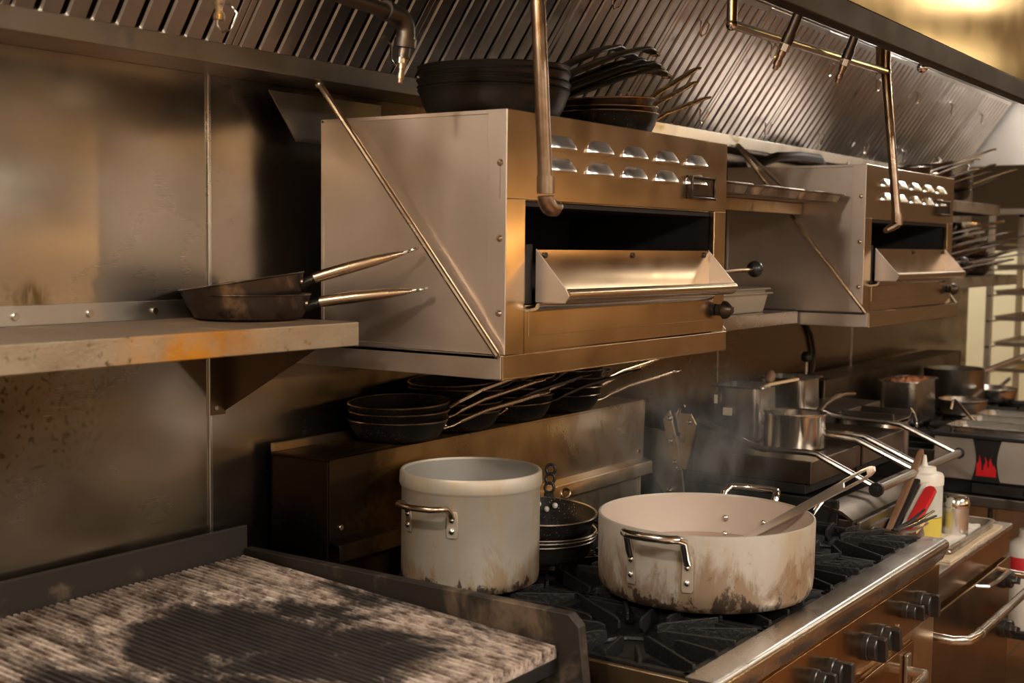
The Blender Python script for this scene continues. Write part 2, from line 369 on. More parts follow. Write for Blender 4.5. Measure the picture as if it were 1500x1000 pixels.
t = thing('fire_suppression_pipe', 'bronze-coloured vertical pipe with an elbow in front of the near broiler', 'pipe', (-.06,-.6,1.67))
MB().tube([(-.05,0,.69),(-.026,0,.42),(-.022,0,.36),(.008,-.002,.03)], .0128, 16).build('pipe', PIPE, t)
MB().tube([(.008,-.002,.048),(.009,-.002,.018)], .0158, 16).tube(arc((.029,-.002,.014), .02, 180, 270, 'xz')+[(.038,-.002,-.006)], .0145, 14).build('elbow', PIPE, t)
MB().tube([(.036,-.002,-.006),(.046,0,-.005)], .012, 6).tube([(.046,0,-.005),(.060,.0,-.002)], [.009,.006], 10).build('nozzle', BRIGHT, t)
t = thing('fire_suppression_pipe', 'long steel pipe running along under the hood and down in front of the far broiler', 'pipe', (1.668,-.6,1.66))
MB().tube([(0,0,.70),(0,0,.50),(0,-.002,.42),(0,-.046,.03)], .0125, 16).tube([(-.026,.01,.5),(-.024,.008,.425)], .010, 10).build('down_pipe', PIPE, t)
MB().tube([(0,-.046,.04),(0,-.047,.008)], .016, 12).tube([(0,-.047,.012),(-.02,-.04,.002),(-.045,-.03,-.008)], [.013,.011,.008], 10).build('nozzle', PIPE, t)
MB().tube([(-.997,0,.70),(-.997,0,.417)], .0115, 14).tube([(-.997,0,.417),(-.5,0,.425),(0,-.002,.433)], .0105, 14).build('cross_pipe', BRIGHT, t)
MB().ball((-.997,0,.417), .0135).build('elbow', BRIGHT, t); MB().ball((0,-.002,.433), .014).build('elbow', BRIGHT, t)
for i, (a, b_, lab) in enumerate((((.85,-.685,2.138),(.85,-.650,2.059),'short drop pipe with a spray nozzle, nearer of two in front of the cross pipe'),
                     ((1.25,-.672,2.155),(1.25,-.642,2.075),'short drop pipe with a spray nozzle, farther of two in front of the cross pipe'))):
    t = thing('spray_nozzle', lab, 'nozzle', a, group='spray nozzles under the hood')
    d = Vector(b_) - Vector(a); e = d.normalized()
    MB().tube([-e*(2.36-a[2])/abs(e.z), (0,0,0), d], .0115, 12).tube([d*.75, d*1.02], .0135, 12).build('pipe', DARKPIPE, t)
    nozzle(t, d*1.02, e)
t = thing('fire_suppression_pipe', 'dark pipe with an elbow and hanging nozzle at the top left under the hood', 'pipe', (-.2,-.41,1.98))
MB().tube([(-.78,-.08,.38),(-.78,-.08,.08),(-.77,-.079,.06),(-.74,-.076,.05),(-.62,-.06,.04),(-.2,-.01,.008),(-.02,0,0)], .0125, 14).build('pipe', DARKPIPE, t)
MB().tube([(-.05,-.002,.002),(-.02,0,0)]+[(-.02+.026*math.sin(R(a)), 0, -.026+.026*math.cos(R(a))) for a in (15,35,55,75,90)]+[(.006,0,-.04)], .0165, 14).tube([(.006,0,-.036),(.006,.002,-.05)], .019, 14).build('elbow', DARKPIPE, t)
MB().tube([(.006,.002,-.045),(.002,.003,-.07)], .011, 12).build('nipple', DARKPIPE, t)
nozzle(t, (.002,.003,-.066), (-.1,.05,-1), s=.72)
t = thing('spray_nozzle', 'bright chrome spray nozzle hanging at the top edge of the photo, far left', 'nozzle', (-.60,-.40,1.96), group='spray nozzles under the hood')
MB().tube([(0,0,.40),(0,0,-.008)], .0085, 14).build('pipe', BRIGHT, t)
MB().tube([(0,0,-.008),(0,0,-.022),(0,0,-.023),(0,0,-.036)], [.006,.006,.0055,.0055], 12).tube([(0,0,-.036),(0,0,-.044)], .0085, 12).build('nozzle', HANDLE, t)
# ------------------------------------------------------------------ salamander broilers
BW, BH, BD = .905, .44, .45
LOUV = metal('ceiling_lit_louver_steel', (.84,.83,.82), .3, None, 0)  # brighter base colour stands in for reflected ceiling light
def broiler(loc, label):
    t = thing('salamander_broiler', label, 'broiler', loc, group='salamander broilers on the wall')
    MB().box(0,.008,.012,BD,0,BH).box(BW-.008,BW,.012,BD,0,BH).box(0,BW,.012,BD,BH-.008,BH).box(0,BW,.02,BD,0,.008).box(0,BW,BD-.008,BD,0,BH).build('body', BROIL, t, .0015)
    b = MB(); b.box(-.0015,BW+.0015,0,.014,.282,BH+.001).box(-.0015,.06,0,.014,0,.282).box(.846,BW+.0015,0,.014,0,.282).box(.06,.846,0,.014,0,.088)
    b.build('front_panel', BROILF, t, .002)
    MB().box(-.0025,0,0,.042,0,BH).build('corner_strip', BROIL, t, .001)
    for z in (.345,.21,.075):
        m = MB(); m.M = Matrix.Translation((-.003,.014,z)) @ Matrix.Rotation(R(-90),4,'Y'); m.lathe([(0,.005),(.004,.004),(.0068,.0),(0,0)][::-1], 12); m.build('rivet', HANDLE, t)
    MB().box(.045,.86,.40,.41,.05,.33).box(.045,.055,.014,.40,.08,.29).box(.85,.86,.014,.40,.08,.29).box(.045,.86,.014,.40,.27,.29).box(.045,.86,.014,.40,.06,.087).build('burner_cavity', CAVITY, t)
    m = MB()
    for i in range(9): m.box(.06+.008,.83,.06+i*.035,.066+i*.035,.10,.106)
    m.box(.065,.075,.03,.36,.096,.112).box(.83,.84,.03,.36,.096,.112).build('broiling_grid', SOOT, t)
    for row in range(2):
        for c in range(5):
            x = .128 + .141*c; z = .400 - .042*row
            m = MB(); n = 6; loops = []
            for u, s in ((0,.06),(.006,.55),(.016,.9),(.026,1),(.062,1),(.076,1),(.084,.86),(.088,.3)):
                loops.append([(x+u, -.0005, z-.020), (x+u, -.0165*s, z-.0195), (x+u, -.0165*s, z-.0185), (x+u, -.0145*s, z-.0135), (x+u, -.0045*s, z-.0185+.0195*s), (x+u, -.0018*s, z-.0185+.0225*s), (x+u, -.0005, z-.0185+.0232*s)])
            m.loft(loops, True, True).build('louver', LOUV, t, smooth=30)
    m = MB(); m.box(.706,.812,-.012,-.004,.312,.352).box(.712,.806,-.004,0,.318,.346); m.build('badge_plate', OLDPAN, t, .003)
    MB().box(.700,.818,-.016,0,.352,.357).box(.700,.818,-.016,0,.307,.312).box(.700,.705,-.016,0,.307,.357).box(.813,.818,-.016,0,.307,.357).build('badge_frame', OLDPAN, t, .002)
    # tilted drip trough that hangs out of the opening
    x0, x1 = .092, .812
    prof = [(-.003,.190),(-.003,.092),(-.060,.092),(-.070,.095),(-.077,.101),(-.079,.108),(-.077,.115),(-.070,.119),(-.062,.117),(-.060,.113),(-.066,.113),(-.071,.111),(-.073,.107),(-.070,.100),(-.060,.096),(-.012,.097),(-.006,.102),(-.0055,.190)]
    m = MB(); m.prism(prof, 'x', x0, x1); tr = m.build('drip_tray', BROILF, t, smooth=50)
    for x in (x0-.001, x1-.002):
        MB().prism([(-.003,.192),(-.070,.119),(-.077,.106),(-.068,.093),(-.003,.093)], 'x', x, x+.003).build('end_plate', BROIL, t, .0005)
    for x in (x0+.025, .45, x1-.03):
        MB().disc((x,-.0055,.180), .006, .004, 'y', 10).build('screw', DARKPIPE, t)
    MB().box(.062,.09,.004,.02,.09,.20).build('hinge_block', SOOT, t)
    MB().prism([(-.028,.092),(-.026,.083),(-.020,.079),(0,.075),(0,.08),(-.018,.084),(-.022,.092)], 'x', .068, .80).build('rail', BRIGHT, t, smooth=60)
    MB().box(.072,.80,-.002,0,.030,.076).build('burner_access_panel', BROILF, t, .001)
    k = thing_part('control_knob', t, (.868,-.002,.052))
    m = MB(); m.disc((0,0,0), .014, .012, 'y', 16); m.build('knob_stem', SOOT, k)
    m = MB(); m.M = Matrix.Translation((0,-.012,0)) @ Matrix.Rotation(R(90),4,'X'); m.lathe([(0,0),(.017,0),(.022,.005),(.020,.014),(.009,.026),(0,.027)], 18); m.build('knob_body', OLDPAN, k)
    m = MB(); m.loft([rrect(.0,.048,-.022,-.012,z,.004,2) for z in (-.008,.006)]); m.build('knob_lever', HANDLE, k)
    l = MB().tube([(BW-.002,.03,.138),(BW+.10,.022,.142),(BW+.195,.017,.144)], .0055, 10).build('height_lever', HANDLE, t)
    MB().ball((BW+.211,.016,.145), .021, 18).build('lever_ball', BLKPL, l)
    return t
def thing_part(name, parent, loc):
    o = bpy.data.objects.new(name, None); o.empty_display_size = .02; COL.objects.link(o); o.parent = parent; o.location = loc; return o
def dup3(root, loc, rot, label): return dup(root, loc, rot, label)
br1 = broiler((0,-.486,1.402), 'large stainless salamander broiler in the foreground with black pans piled on top')
br2 = dup3(br1, (1.857,-.49,1.412), (0,0,0), 'farther stainless salamander broiler beyond the sheet pans, with nothing but a pipe on top')
def broiler_shelf(loc, label, rods):
    t = thing('broiler_shelf', label, 'shelf', loc, group='shelves carrying the broilers')
    MB().box(-.012,.917,.012,WY-loc[1]-.002,-.006,0).build('shelf_plate', STEEL, t)
    MB().box(-.012,.917,0,.004,-.044,0).box(-.012,.917,.0,.03,-.044,-.041).build('front_lip', BROILF, t, .0012)
    for sx in (-.012, .913): MB().box(sx,sx+.004,.004,WY-loc[1]-.002,-.044,0).build('side_lip', BROIL, t, .0012)
    for x, tx in rods:
        MB().tube([(x,.008,.0),(tx,.448-.02,.505)], .0062, 10).build('support_rod', HANDLE, t)
        MB().ball((tx,.43,.506), .009, 10).build('rod_eye', STEEL, t)
    return t
broiler_shelf((0,-.489,1.401), 'steel shelf with a turned-down lip under the near broiler, hung on a diagonal rod', [(-.0165,-.030),(.922,.94)])
broiler_shelf((1.865,-.512,1.411), 'steel shelf with a turned-down lip under the farther broiler', [(-.018,-.03),(.925,.94)])
# dark splash plate behind the near broiler
tag(MB().prism([(-.02,1.80),(.235,1.80),(.235,1.895),(-.095,1.893)], 'y', .01, .014).build('splash_plate', DULL), 'dark sheet-metal plate leaning behind the near broiler under the hood channel', 'plate')

t = MB().prism([(2.18,1.80),(3.0,1.80),(3.0,1.90),(2.10,1.90)], 'y', .012, .016).build('splash_plate', STEEL)
tag(t, 'pale sheet-metal plate on the wall behind the far broiler under the hood channel', 'plate')
t = MB().tube([(2.05,-.06,1.875),(2.10,-.10,1.900),(2.25,-.12,1.910),(2.42,-.12,1.912),(2.50,-.10,1.900),(2.52,-.06,1.872)], .016, 10).build('gas_hose', SOOT)
tag(t, 'thick black hose bent across the back of the far broiler', 'hose')
# ------------------------------------------------------------------ shelves
t = thing('wall_shelf', 'greasy steel wall shelf at the left with an orange heat stain on its lip', 'shelf', (0,0,1.4575))
MB().box(-2.2,-.135,-.252,WY-.004,-.004,0).build('shelf_plate', SHELFT, t)
MB().box(-2.2,-.135,-.256,-.252,-.043,0).box(-.139,-.135,-.252,.0,-.043,0).build('front_lip', SHELFM, t, .002)
MB().box(-2.2,-.2,WY-.008,WY-.003,0,.034).build('back_flange', DULL, t, .001)
for x in (-.63,-.485,-.345,-.80): MB().disc((x,WY-.008,.016), .0065, .004, 'y', 12).build('screw', BRIGHT, t)
MB().box(-.21,-.172,WY-.007,WY-.003,-.19,-.004).prism([(WY-.004,-.185),(WY-.004,-.006),(-.225,-.006),(-.225,-.03)], 'x', -.176, -.172).build('bracket', BRKT, t, .001)
MB().disc((-.197,WY-.007,-.176), .005, .003, 'y', 10).build('screw', BRIGHT, t)
t = thing('wall_shelf', 'upper steel shelf holding sheet pans between the two broilers', 'shelf', (1.38,0,1.737))
MB().box(-.46,.47,-.29,WY-.003,-.004,0).build('shelf_plate', DULL, t)
MB().box(-.46,.47,-.294,-.29,-.034,0).build('front_lip', AGED, t, .002)
MB().tube([(.42,-.285,.02),(.42,-.10,.18)], .006, 8).build('support_rod', BRIGHT, t)
t = thing('wall_shelf', 'lower steel shelf with a deep pan between the two broilers', 'shelf', (1.38,0,1.409))
MB().box(-.44,.46,-.29,WY-.003,-.004,0).build('shelf_plate', STEEL, t)
MB().box(-.44,.46,-.294,-.29,-.038,0).build('front_lip', STEEL, t, .002)
def gn_pan(name, label, cat, loc, rot, w, d, h, mat, lip=.012, taper=.93, group=None, r=.03, food=None, fl=.6, foodname=None):
    # w along x, d along y; origin bottom centre
    t = thing(name, label, cat, loc, rot, group)
    m = MB(); k = taper; wt = .0016
    L_ = [rrect(-w/2*k+.004,w/2*k-.004,-d/2*k+.004,d/2*k-.004,0,r*.8), rrect(-w/2*k,w/2*k,-d/2*k,d/2*k,.006,r),
          rrect(-w/2+lip,w/2-lip,-d/2+lip,d/2-lip,h-.004,r), rrect(-w/2+lip-.002,w/2-lip+.002,-d/2+lip-.002,d/2-lip+.002,h,r),
          rrect(-w/2+.002,w/2-.002,-d/2+.002,d/2-.002,h,r+.006), rrect(-w/2,w/2,-d/2,d/2,h-.003,r+.006), rrect(-w/2+.001,w/2-.001,-d/2+.001,d/2-.001,h-.0045,r+.006)]
    L_ = L_[::-1] + [rrect(-w/2*k+.004,w/2*k-.004,-d/2*k+.004,d/2*k-.004,0,r*.8)]
    # outer shell up to the lip, then the inner shell down
    out = [rrect(-w/2*k+.004,w/2*k-.004,-d/2*k+.004,d/2*k-.004,0,r*.8), rrect(-w/2*k,w/2*k,-d/2*k,d/2*k,.008,r),
           rrect(-w/2+lip,w/2-lip,-d/2+lip,d/2-lip,h-.006,r), rrect(-w/2+.001,w/2-.001,-d/2+.001,d/2-.001,h-.0045,r+.006),
           rrect(-w/2,w/2,-d/2,d/2,h-.003,r+.006), rrect(-w/2+.002,w/2-.002,-d/2+.002,d/2-.002,h,r+.005),
           rrect(-w/2+lip+wt,w/2-lip-wt,-d/2+lip+wt,d/2-lip-wt,h-.001,r), rrect(-w/2*k+wt,w/2*k-wt,-d/2*k+wt,d/2*k-wt,.009,r), rrect(-w/2*k+.006,w/2*k-.006,-d/2*k+.006,d/2*k-.006,.002,r*.8)]
    m.loft(out, True, True).build('pan_body', mat, t, smooth=40)
    return t
def heap(name, label, cat, loc, w, d, h, mat, seed=0, group=None, kind=None, r=.02):
    # an uneven bed of food as one mesh with a rough surface
    m = MB(); n = 14; vs = []; fs = []
    for j in range(n+1):
        for i in range(n+1):
            u, v = i/n-.5, j/n-.5; e = max(0, 1-(2*max(abs(u),abs(v)))**4)
            vs.append((u*w, v*d, h*(.3+.7*e)*(.6+.8*mnoise.noise(Vector((u*7+seed, v*7, seed))) )))
    for j in range(n):
        for i in range(n): a = j*(n+1)+i; fs.append((a,a+1,a+n+2,a+n+1))
    b = len(vs); vs += [(x,y,-.004) for x,y,z in vs]; 
    for j in range(n):
        for i in range(n): a = b+j*(n+1)+i; fs.append((a+n+1,a+n+2,a+1,a))
    for i in range(n):
        for a, c in ((i,i+1),((n)*(n+1)+i+1,(n)*(n+1)+i)): fs.append((c,a,a+b,c+b))
        for a, c in (((i+1)*(n+1),i*(n+1)),(i*(n+1)+n,(i+1)*(n+1)+n)): fs.append((c,a,a+b,c+b))
    m.add(vs, fs); o = m.build(name, mat, smooth=60); o.location = loc
    return tag(o, label, cat, group, kind)
def sheet_pan(label, loc, rot, mat, w=.33, d=.46, h=.026, group=None):
    return gn_pan('sheet_pan', label, 'tray', loc, rot, w, d, h, mat, .012, .92, group, .02)
SHEET = metal('browned_sheet_pan', (.42,.36,.29), .38, None, .05, metallic=.8, stain=(.14,.09,.05), stain_amt=(.45,.7), stain_scale=7)
g = 'sheet pans on the upper shelf between the broilers'
sheet_pan('browned sheet pan on the upper shelf, nearest the foreground broiler', (1.02,-.205,1.738), (0,0,0), SHEET, .33, .47, group=g)
sheet_pan('browned sheet pan on the upper shelf, middle one of the row of three', (1.365,-.205,1.738), (0,0,R(1)), SHEET, .33, .47, group=g)
sheet_pan('browned sheet pan on the upper shelf, nearest the far broiler', (1.69,-.21,1.738), (0,0,R(-2)), SHEET, .30, .46, group=g)
ALUPAN = metal('grey_aluminium_pan', (.60,.54,.45), .4, None, .03, metallic=.7, stain=(.4,.33,.24), stain_amt=(.5,.8))
gn_pan('roasting_pan', 'grey aluminium roasting pan on the lower shelf, under another nested pan', 'pan', (1.385,-.105,1.411), (0,0,0), .72, .32, .058, ALUPAN, .014, .9)
gn_pan('roasting_pan', 'upper of two nested aluminium roasting pans on the lower shelf beside the broiler knob', 'pan', (1.385,-.103,1.424), (0,0,R(.6)), .715, .318, .058, ALUPAN, .014, .9)

# ------------------------------------------------------------------ frying pans
def ring_end(m, p, d, rl, rw, r):
    # flat oval hanging ring in the plane of d and the sideways direction
    d = Vector(d).normalized(); s = d.cross(Vector((0,0,1))).normalized()
    m.tube([Vector(p) + d*(rl*math.cos(2*PI*i/16)) + s*(rw*math.sin(2*PI*i/16)) for i in range(16)], r, 8, closed=True)
def strap(m, pts, widths, th, up=(0,0,1)):
    P = [Vector(p) for p in pts]; loops = []
    for i, p in enumerate(P):
        a = P[max(i-1,0)]; b = P[min(i+1,len(P)-1)]; d = (b-a).normalized(); s = d.cross(Vector(up)).normalized(); u = s.cross(d)
        w = widths[i]/2
        loops.append([tuple(p + s*w*c + u*th*e) for c, e in ((-1,-.2),(-.92,-.5),(.92,-.5),(1,-.2),(1,.2),(.92,.5),(0,.62),(-.92,.5),(-1,.2))])
    m.loft(loops); return m
def pan_body(rr, rb, h, t=.003, lip=.004):
    return [(0,0),(rb*.96,0),(rb,.003),(rb+(rr-rb)*.20,h*.08),(rb+(rr-rb)*.45,h*.24),(rb+(rr-rb)*.66,h*.46),(rb+(rr-rb)*.85,h*.76),(rr,h-.001),(rr+lip*.5,h+.0005),(rr+lip*.3,h+.002),(rr-t,h+.001),(rb+(rr-rb)*.85-t,h*.77),(rb+(rr-rb)*.66-t,h*.48),(rb+(rr-rb)*.45-t,h*.27),(rb-t,.007),(rb*.9,t+.002),(0,t+.002)]
def rivets(parent, r, z, tilt, mat, n=3, sp=.016, inside=True, size=.005):
    for i in range(n):
        a = (i-(n-1)/2)*sp/r; dz = -.008 if (n == 3 and i == 1) else 0
        m = MB(); m.ball((r*math.cos(a), r*math.sin(a), z+dz), size, 10); m.build('rivet', mat, parent)
def black_pan(loc, rot, label, group):
    t = thing('black_frying_pan', label, 'frying pan', loc, rot, group)
    MB().lathe(pan_body(.150,.119,.055,.003), 56).build('pan_body', CARBON, t, smooth=40)
    m = MB(); strap(m, [(.138,0,.028),(.152,0,.040),(.19,0,.056),(.32,0,.096),(.46,0,.140),(.55,0,.160),(.585,0,.158),(.60,0,.154)], [.06,.05,.036,.034,.040,.044,.036,.018], .006); m.build('handle', CARBON, t, smooth=50)
    m = MB(); ring_end(m, (.604,0,.153), (1,0,-.2), .014, .010, .003); m.build('hanging_eye', HANDLE, t)
    rivets(t, .138, .036, 0, CARBON)
    return t
def fry_pan(loc, rot, label, group, rr=.107, rb=.078, h=.042, mat=None, inner=None, hl=.19, rise=.05, hmat=None, tall=0):
    t = thing('frying_pan', label, 'frying pan', loc, rot, group)
    b = MB().lathe(pan_body(rr, rb, h, .003), 48).build('pan_body', mat or BURNT, t, smooth=40)
    MB().lathe([(0,.0052),(rb*.9,.0052),(rb-.0035,.0085),(rb+(rr-rb)*.45-.0037,h*.275),(rb+(rr-rb)*.64-.0037,h*.47),(rb+(rr-rb)*.64-.0045,h*.47),(0,.0062)], 40).build('cooking_surface', inner or PANIN, t, smooth=40)
    m = MB(); m.tube([(rr*math.cos(a)*1.006, rr*math.sin(a)*1.006, h+.001) for a in [2*PI*i/48 for i in range(48)]], .0018, 6, closed=True); m.build('rim', HANDLE, t)
    # riveted bracket and a two-bar handle ending in an eye
    m = MB()
    strap(m, [(rr-.012,0,h*.50),(rr+.010,0,h*.60),(rr+.03,0,h*.78)], [.046,.034,.020], .005); m.build('bracket', hmat or HANDLE, t, smooth=50)
    m = MB(); x0 = rr+.028
    strap(m, [(x0,0,h*.76),(x0+hl*.3,0,h*.9+rise*.35),(x0+hl*.7,0,h*.9+rise*.75),(x0+hl*.93,0,h*.9+rise)], [.016,.018,.021,.018], .0065)
    ring_end(m, (x0+hl*.99,0,h*.9+rise*1.04), (1,0,.2), .014, .0085, .003); m.build('handle', hmat or HANDLE, t, smooth=50)
    rivets(t, rr-.006, h*.62, 0, STEEL, 2, .022, size=.0048); rivets(t, rr-.016, h*.55, 0, STEEL, 2, .022, size=.004)
    return t
def stack_word(i, n):
    if i == 0: return 'lowest'
    if i == n-1: return 'topmost'
    return {1:'second from the bottom', 2:'third from the bottom', 3:'fourth from the bottom', 4:'fifth from the bottom', 5:'sixth from the bottom', 6:'seventh from the bottom'}[i]
# stack of black pans on the near broiler
g = 'black pans stacked on the near broiler'; bp = None
for i in range(7):
    lab = 'large black carbon-steel pan, %s in the stack on the near broiler' % stack_word(i, 7)
    loc = (.200+.002*(i%3), -.312+.003*(i%2), 1.8445+.0068*i + (.006 if i > 3 else 0)); rot = (R(.5*(i%2)), R(-.25*i), R([-6,-2,-4,-1,2,-3,5][i]))
    bp = black_pan(loc, rot, lab, g) if bp is None else (dup(bp, loc, rot, lab))
g = 'burnt frying pans beside the black stack on the near broiler'
fry_pan((.600,-.335,1.8445), (0,0,R(-8)), 'burnt black frying pan at the bottom of the small pile on the near broiler', g, .115,.09,.046, BURNT, hl=.25, rise=.075)
fry_pan((.602,-.332,1.860), (R(1),R(-2),R(-3)), 'frying pan with a coppery sheen, middle of the small pile on the near broiler', g, .115,.09,.045, OLDPAN, hl=.25, rise=.085)
fry_pan((.597,-.328,1.875), (R(-1),R(-3),R(-6)), 'frying pan topmost on the small pile beside the tall black stack', g, .114,.088,.045, OLDPAN, hl=.25, rise=.095)
# pans on the left shelf
def saute(loc, rot, label, g):
    t = thing('saute_pan', label, 'frying pan', loc, rot, g)
    MB().lathe(pan_body(.113,.094,.046,.003,.005), 52).build('pan_body', OLDPAN, t, smooth=40)
    m = MB(); m.tube([(.106,0,.024),(.122,0,.030),(.14,0,.034)], [.014,.011,.0125], 12, flat=.7); m.build('bracket', BURNT, t)
    m = MB(); m.tube([(.132,0,.033),(.15,0,.036),(.20,0,.043),(.25,0,.049),(.285,0,.053),(.302,0,.055)], [.0125,.0135,.014,.0125,.008,.004], 14, flat=.8); hd = m.build('handle', HANDLE, t)
    m = MB(); m.tube([(.300,0,.0548),(.312,0,.057)], .0035, 8); ring_end(m, (.319,0,.058), (1,0,.2), .009, .006, .0028); m.build('hanging_eye', BRIGHT, t)
    rivets(t, .108, .030, 0, HANDLE, 2, .02)
    return t
saute((-.222,-.062,1.4585), (0,0,R(-55)), 'lower browned saute pan on the greasy left shelf', 'saute pans on the left shelf')
saute((-.226,-.060,1.482), (0,R(-9),R(-52)), 'upper browned saute pan tilted in another pan on the left shelf', 'saute pans on the left shelf')

# pans on the back of the range, under the near broiler
g = 'frying pans stacked under the near broiler'
spots = [((.21,-.062), [(0,0,-40,.107),(.019,1,-34,.107),(.036,2,-30,.104)], 'leftmost'),
         ((.415,-.055), [(0,0,-22,.107),(.020,0,-34,.107),(.046,-3,-12,.107),(.066,3,-38,.107)], 'second'),
         ((.63,-.055), [(0,1,-16,.107),(.018,0,-40,.107),(.037,0,-8,.107),(.06,2,-26,.105)], 'third'),
         ((.85,-.060), [(0,0,-38,.107),(.019,-1,-16,.107),(.041,-2,-24,.1),(.062,0,-10,.1)], 'rightmost')]
fps = {}
for (px, py), lst, where in spots:
    for i, (dz, tilt, rz, rr) in enumerate(lst):
        lab = 'burnt frying pan under the near broiler, %s in the %s stack' % (stack_word(i, len(lst)), where)
        loc = (px+.003*(i%2), py-.002*i, 1.186+dz); rot = (R(tilt*.6), R(-tilt), R(rz))
        kd = i % 2 if where in ('second', 'third') else 0
        if where == 'third' and i == 0: kd = 1
        if kd in fps: dup(fps[kd], loc, rot, lab)
        else: fps[kd] = fry_pan(loc, rot, lab, g, hmat=DARKPIPE if kd else None)
#@@PART3
# ------------------------------------------------------------------ range
RX0, RX1 = -.07, 1.19
rg = thing('gas_range', 'stainless gas range with a rounded front edge and a tall back panel', 'range', (0,0,0))
MB().box(RX0,RX1,-.925,-.02,0,.865).box(RX0,RX0+.012,-.9,-.02,.865,.905).box(RX1-.012,RX1,-.9,-.02,.865,.905).build('body', AGED, rg, .002)
MB().box(RX0+.012,RX1-.012,-.90,-.13,.866,.874).build('drip_tray', SOOT, rg)
prof = [(-.895,.912),(-.940,.912)] + [(-.940-.014*math.sin(R(a)), .898+.014*math.cos(R(a))) for a in (15,30,45,60,75,90,110)] + [(-.940,.862),(-.928,.858),(-.928,.866),(-.937,.872),(-.944,.896),(-.938,.905),(-.895,.905)]
MB().prism(prof, 'x', RX0, RX1+.002).build('front_ledge', STEEL, rg, smooth=50)
MB().box(RX0,RX1,-.934,-.925,.735,.850).build('control_panel', PANEL, rg, .002)
MB().box(RX0+.02,.99,-.940,-.925,.20,.715).build('oven_door', PANEL, rg, .003)
MB().tube([(.05,-.942,.66),(.05,-.985,.66),(.08,-.99,.66),(.90,-.99,.66),(.93,-.985,.66),(.93,-.942,.66)], .011, 10).build('oven_handle', STEEL, rg)
MB().box(.915,.945,-.95,-.94,.63,.70).build('handle_mount', DULL, rg, .004)
def knob(parent, x, z, r=.024, y=-.934, a=0):
    k = thing_part('control_knob', parent, (x, y, z))
    m = MB(); m.disc((0,0,0), r*1.12, .012, 'y', 24); m.build('knob_skirt', BLKPL, k)
    m = MB(); m.M = Matrix.Rotation(R(a),4,'Y'); m.disc((0,-.012,0), r, .018, 'y', 24); m.loft([rrect(-r*.98,r*.98,-.046,-.022,z_,.004,2) for z_ in (-r*.34,r*.34)]); m.build('knob_grip', BLKPL, k, .001)
    return k
for x, z, r, a in ((1.04,.788,.026,90),(.925,.798,.017,80),(.765,.778,.025,75),(.675,.779,.026,80),(.475,.78,.025,90),(.385,.788,.02,90),(.2,.78,.025,90),(.09,.78,.025,90)): knob(rg, x, z, r, a=a)
m = MB(); m.disc((.885,-.934,.772), .005, .004, 'y', 10); m.build('screw', BRIGHT, rg)
# back panel
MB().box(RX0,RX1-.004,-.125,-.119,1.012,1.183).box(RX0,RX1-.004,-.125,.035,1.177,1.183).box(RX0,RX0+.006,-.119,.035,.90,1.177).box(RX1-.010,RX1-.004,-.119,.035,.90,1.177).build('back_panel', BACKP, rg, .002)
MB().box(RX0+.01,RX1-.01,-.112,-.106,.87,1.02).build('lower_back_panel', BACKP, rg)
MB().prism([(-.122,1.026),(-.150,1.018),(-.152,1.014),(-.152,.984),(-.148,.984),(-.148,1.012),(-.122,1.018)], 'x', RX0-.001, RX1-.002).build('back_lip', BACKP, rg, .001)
for x in (RX0+.03, .55, RX1-.035): MB().disc((x,-.125,1.045), .006, .004, 'y', 12).build('screw', HANDLE, rg)
MB().box(RX0,RX1-.004,.025,.035,1.183,1.20).build('back_rail', AGED, rg, .001)

# burner grates: each lifts away
def grate(loc, label, w=.306, d=.384):
    t = thing('burner_grate', label, 'burner grate', loc, group='cast iron burner grates on the range')
    m = MB(); hw, hd = w/2-.002, d/2-.002
    m.box(-hw,hw,-hd,-hd+.012,0,.020).box(-hw,hw,hd-.012,hd,0,.020).box(-hw,-hw+.012,-hd,hd,0,.020).box(hw-.012,hw,-hd,hd,0,.020)
    # sloping plate with a hole for the flame
    n = 32; out = []; inn = []; inn2 = []
    for i in range(n):
        a = 2*PI*i/n; ca, sa = math.cos(a), math.sin(a); k = min(hw/max(abs(ca),1e-6), hd/max(abs(sa),1e-6))
        out.append((ca*k, sa*k, .008)); inn.append((.062*ca, .062*sa, -.008)); inn2.append((.060*ca,.060*sa,-.014))
    m.loft([out, inn, inn2, [(p[0],p[1],.002) for p in out]], False, False)
    m.build('plate', IRON, t, .001, smooth=30)
    m = MB(); k = 0
    for i in range(16):
        a = 2*PI*(i+.5)/16; ca, sa = math.cos(a), math.sin(a); e = min(hw/max(abs(ca),1e-6), hd/max(abs(sa),1e-6)) - .004
        r0 = .050 if i % 2 == 0 else .098
        if e - r0 < .03: continue
        w0 = .0045; px, py = -sa, ca
        def q(r, s, z): return (ca*r+px*s, sa*r+py*s, z)
        m.loft([[q(r0,-w0*.7,.012),q(r0,w0*.7,.012),q(r0,w0*.5,.026),q(r0,-w0*.5,.026)],
                [q(r0+.012,-w0,.000),q(r0+.012,w0,.000),q(r0+.012,w0*.7,.030),q(r0+.012,-w0*.7,.030)],
                [q(e,-w0,.006),q(e,w0,.006),q(e,w0*.7,.030),q(e,-w0*.7,.030)]])
    m.build('fingers', IRON, t, .0012, smooth=30)
    return t
rows = (('front', -.703), ('back', -.318)); gp = None
for rn, y in rows:
    for i in range(4):
        lab = 'black cast iron burner grate, %s row, %s from the grill end of the range' % (rn, ORD[i])
        loc = (RX0+.012+.309*i+.1545, y, .890)
        gp = grate(loc, lab) if gp is None else dup(gp, loc, (0,0,0), lab)
m_ = None
for rn, y in rows:
    for i in range(4):
        pass

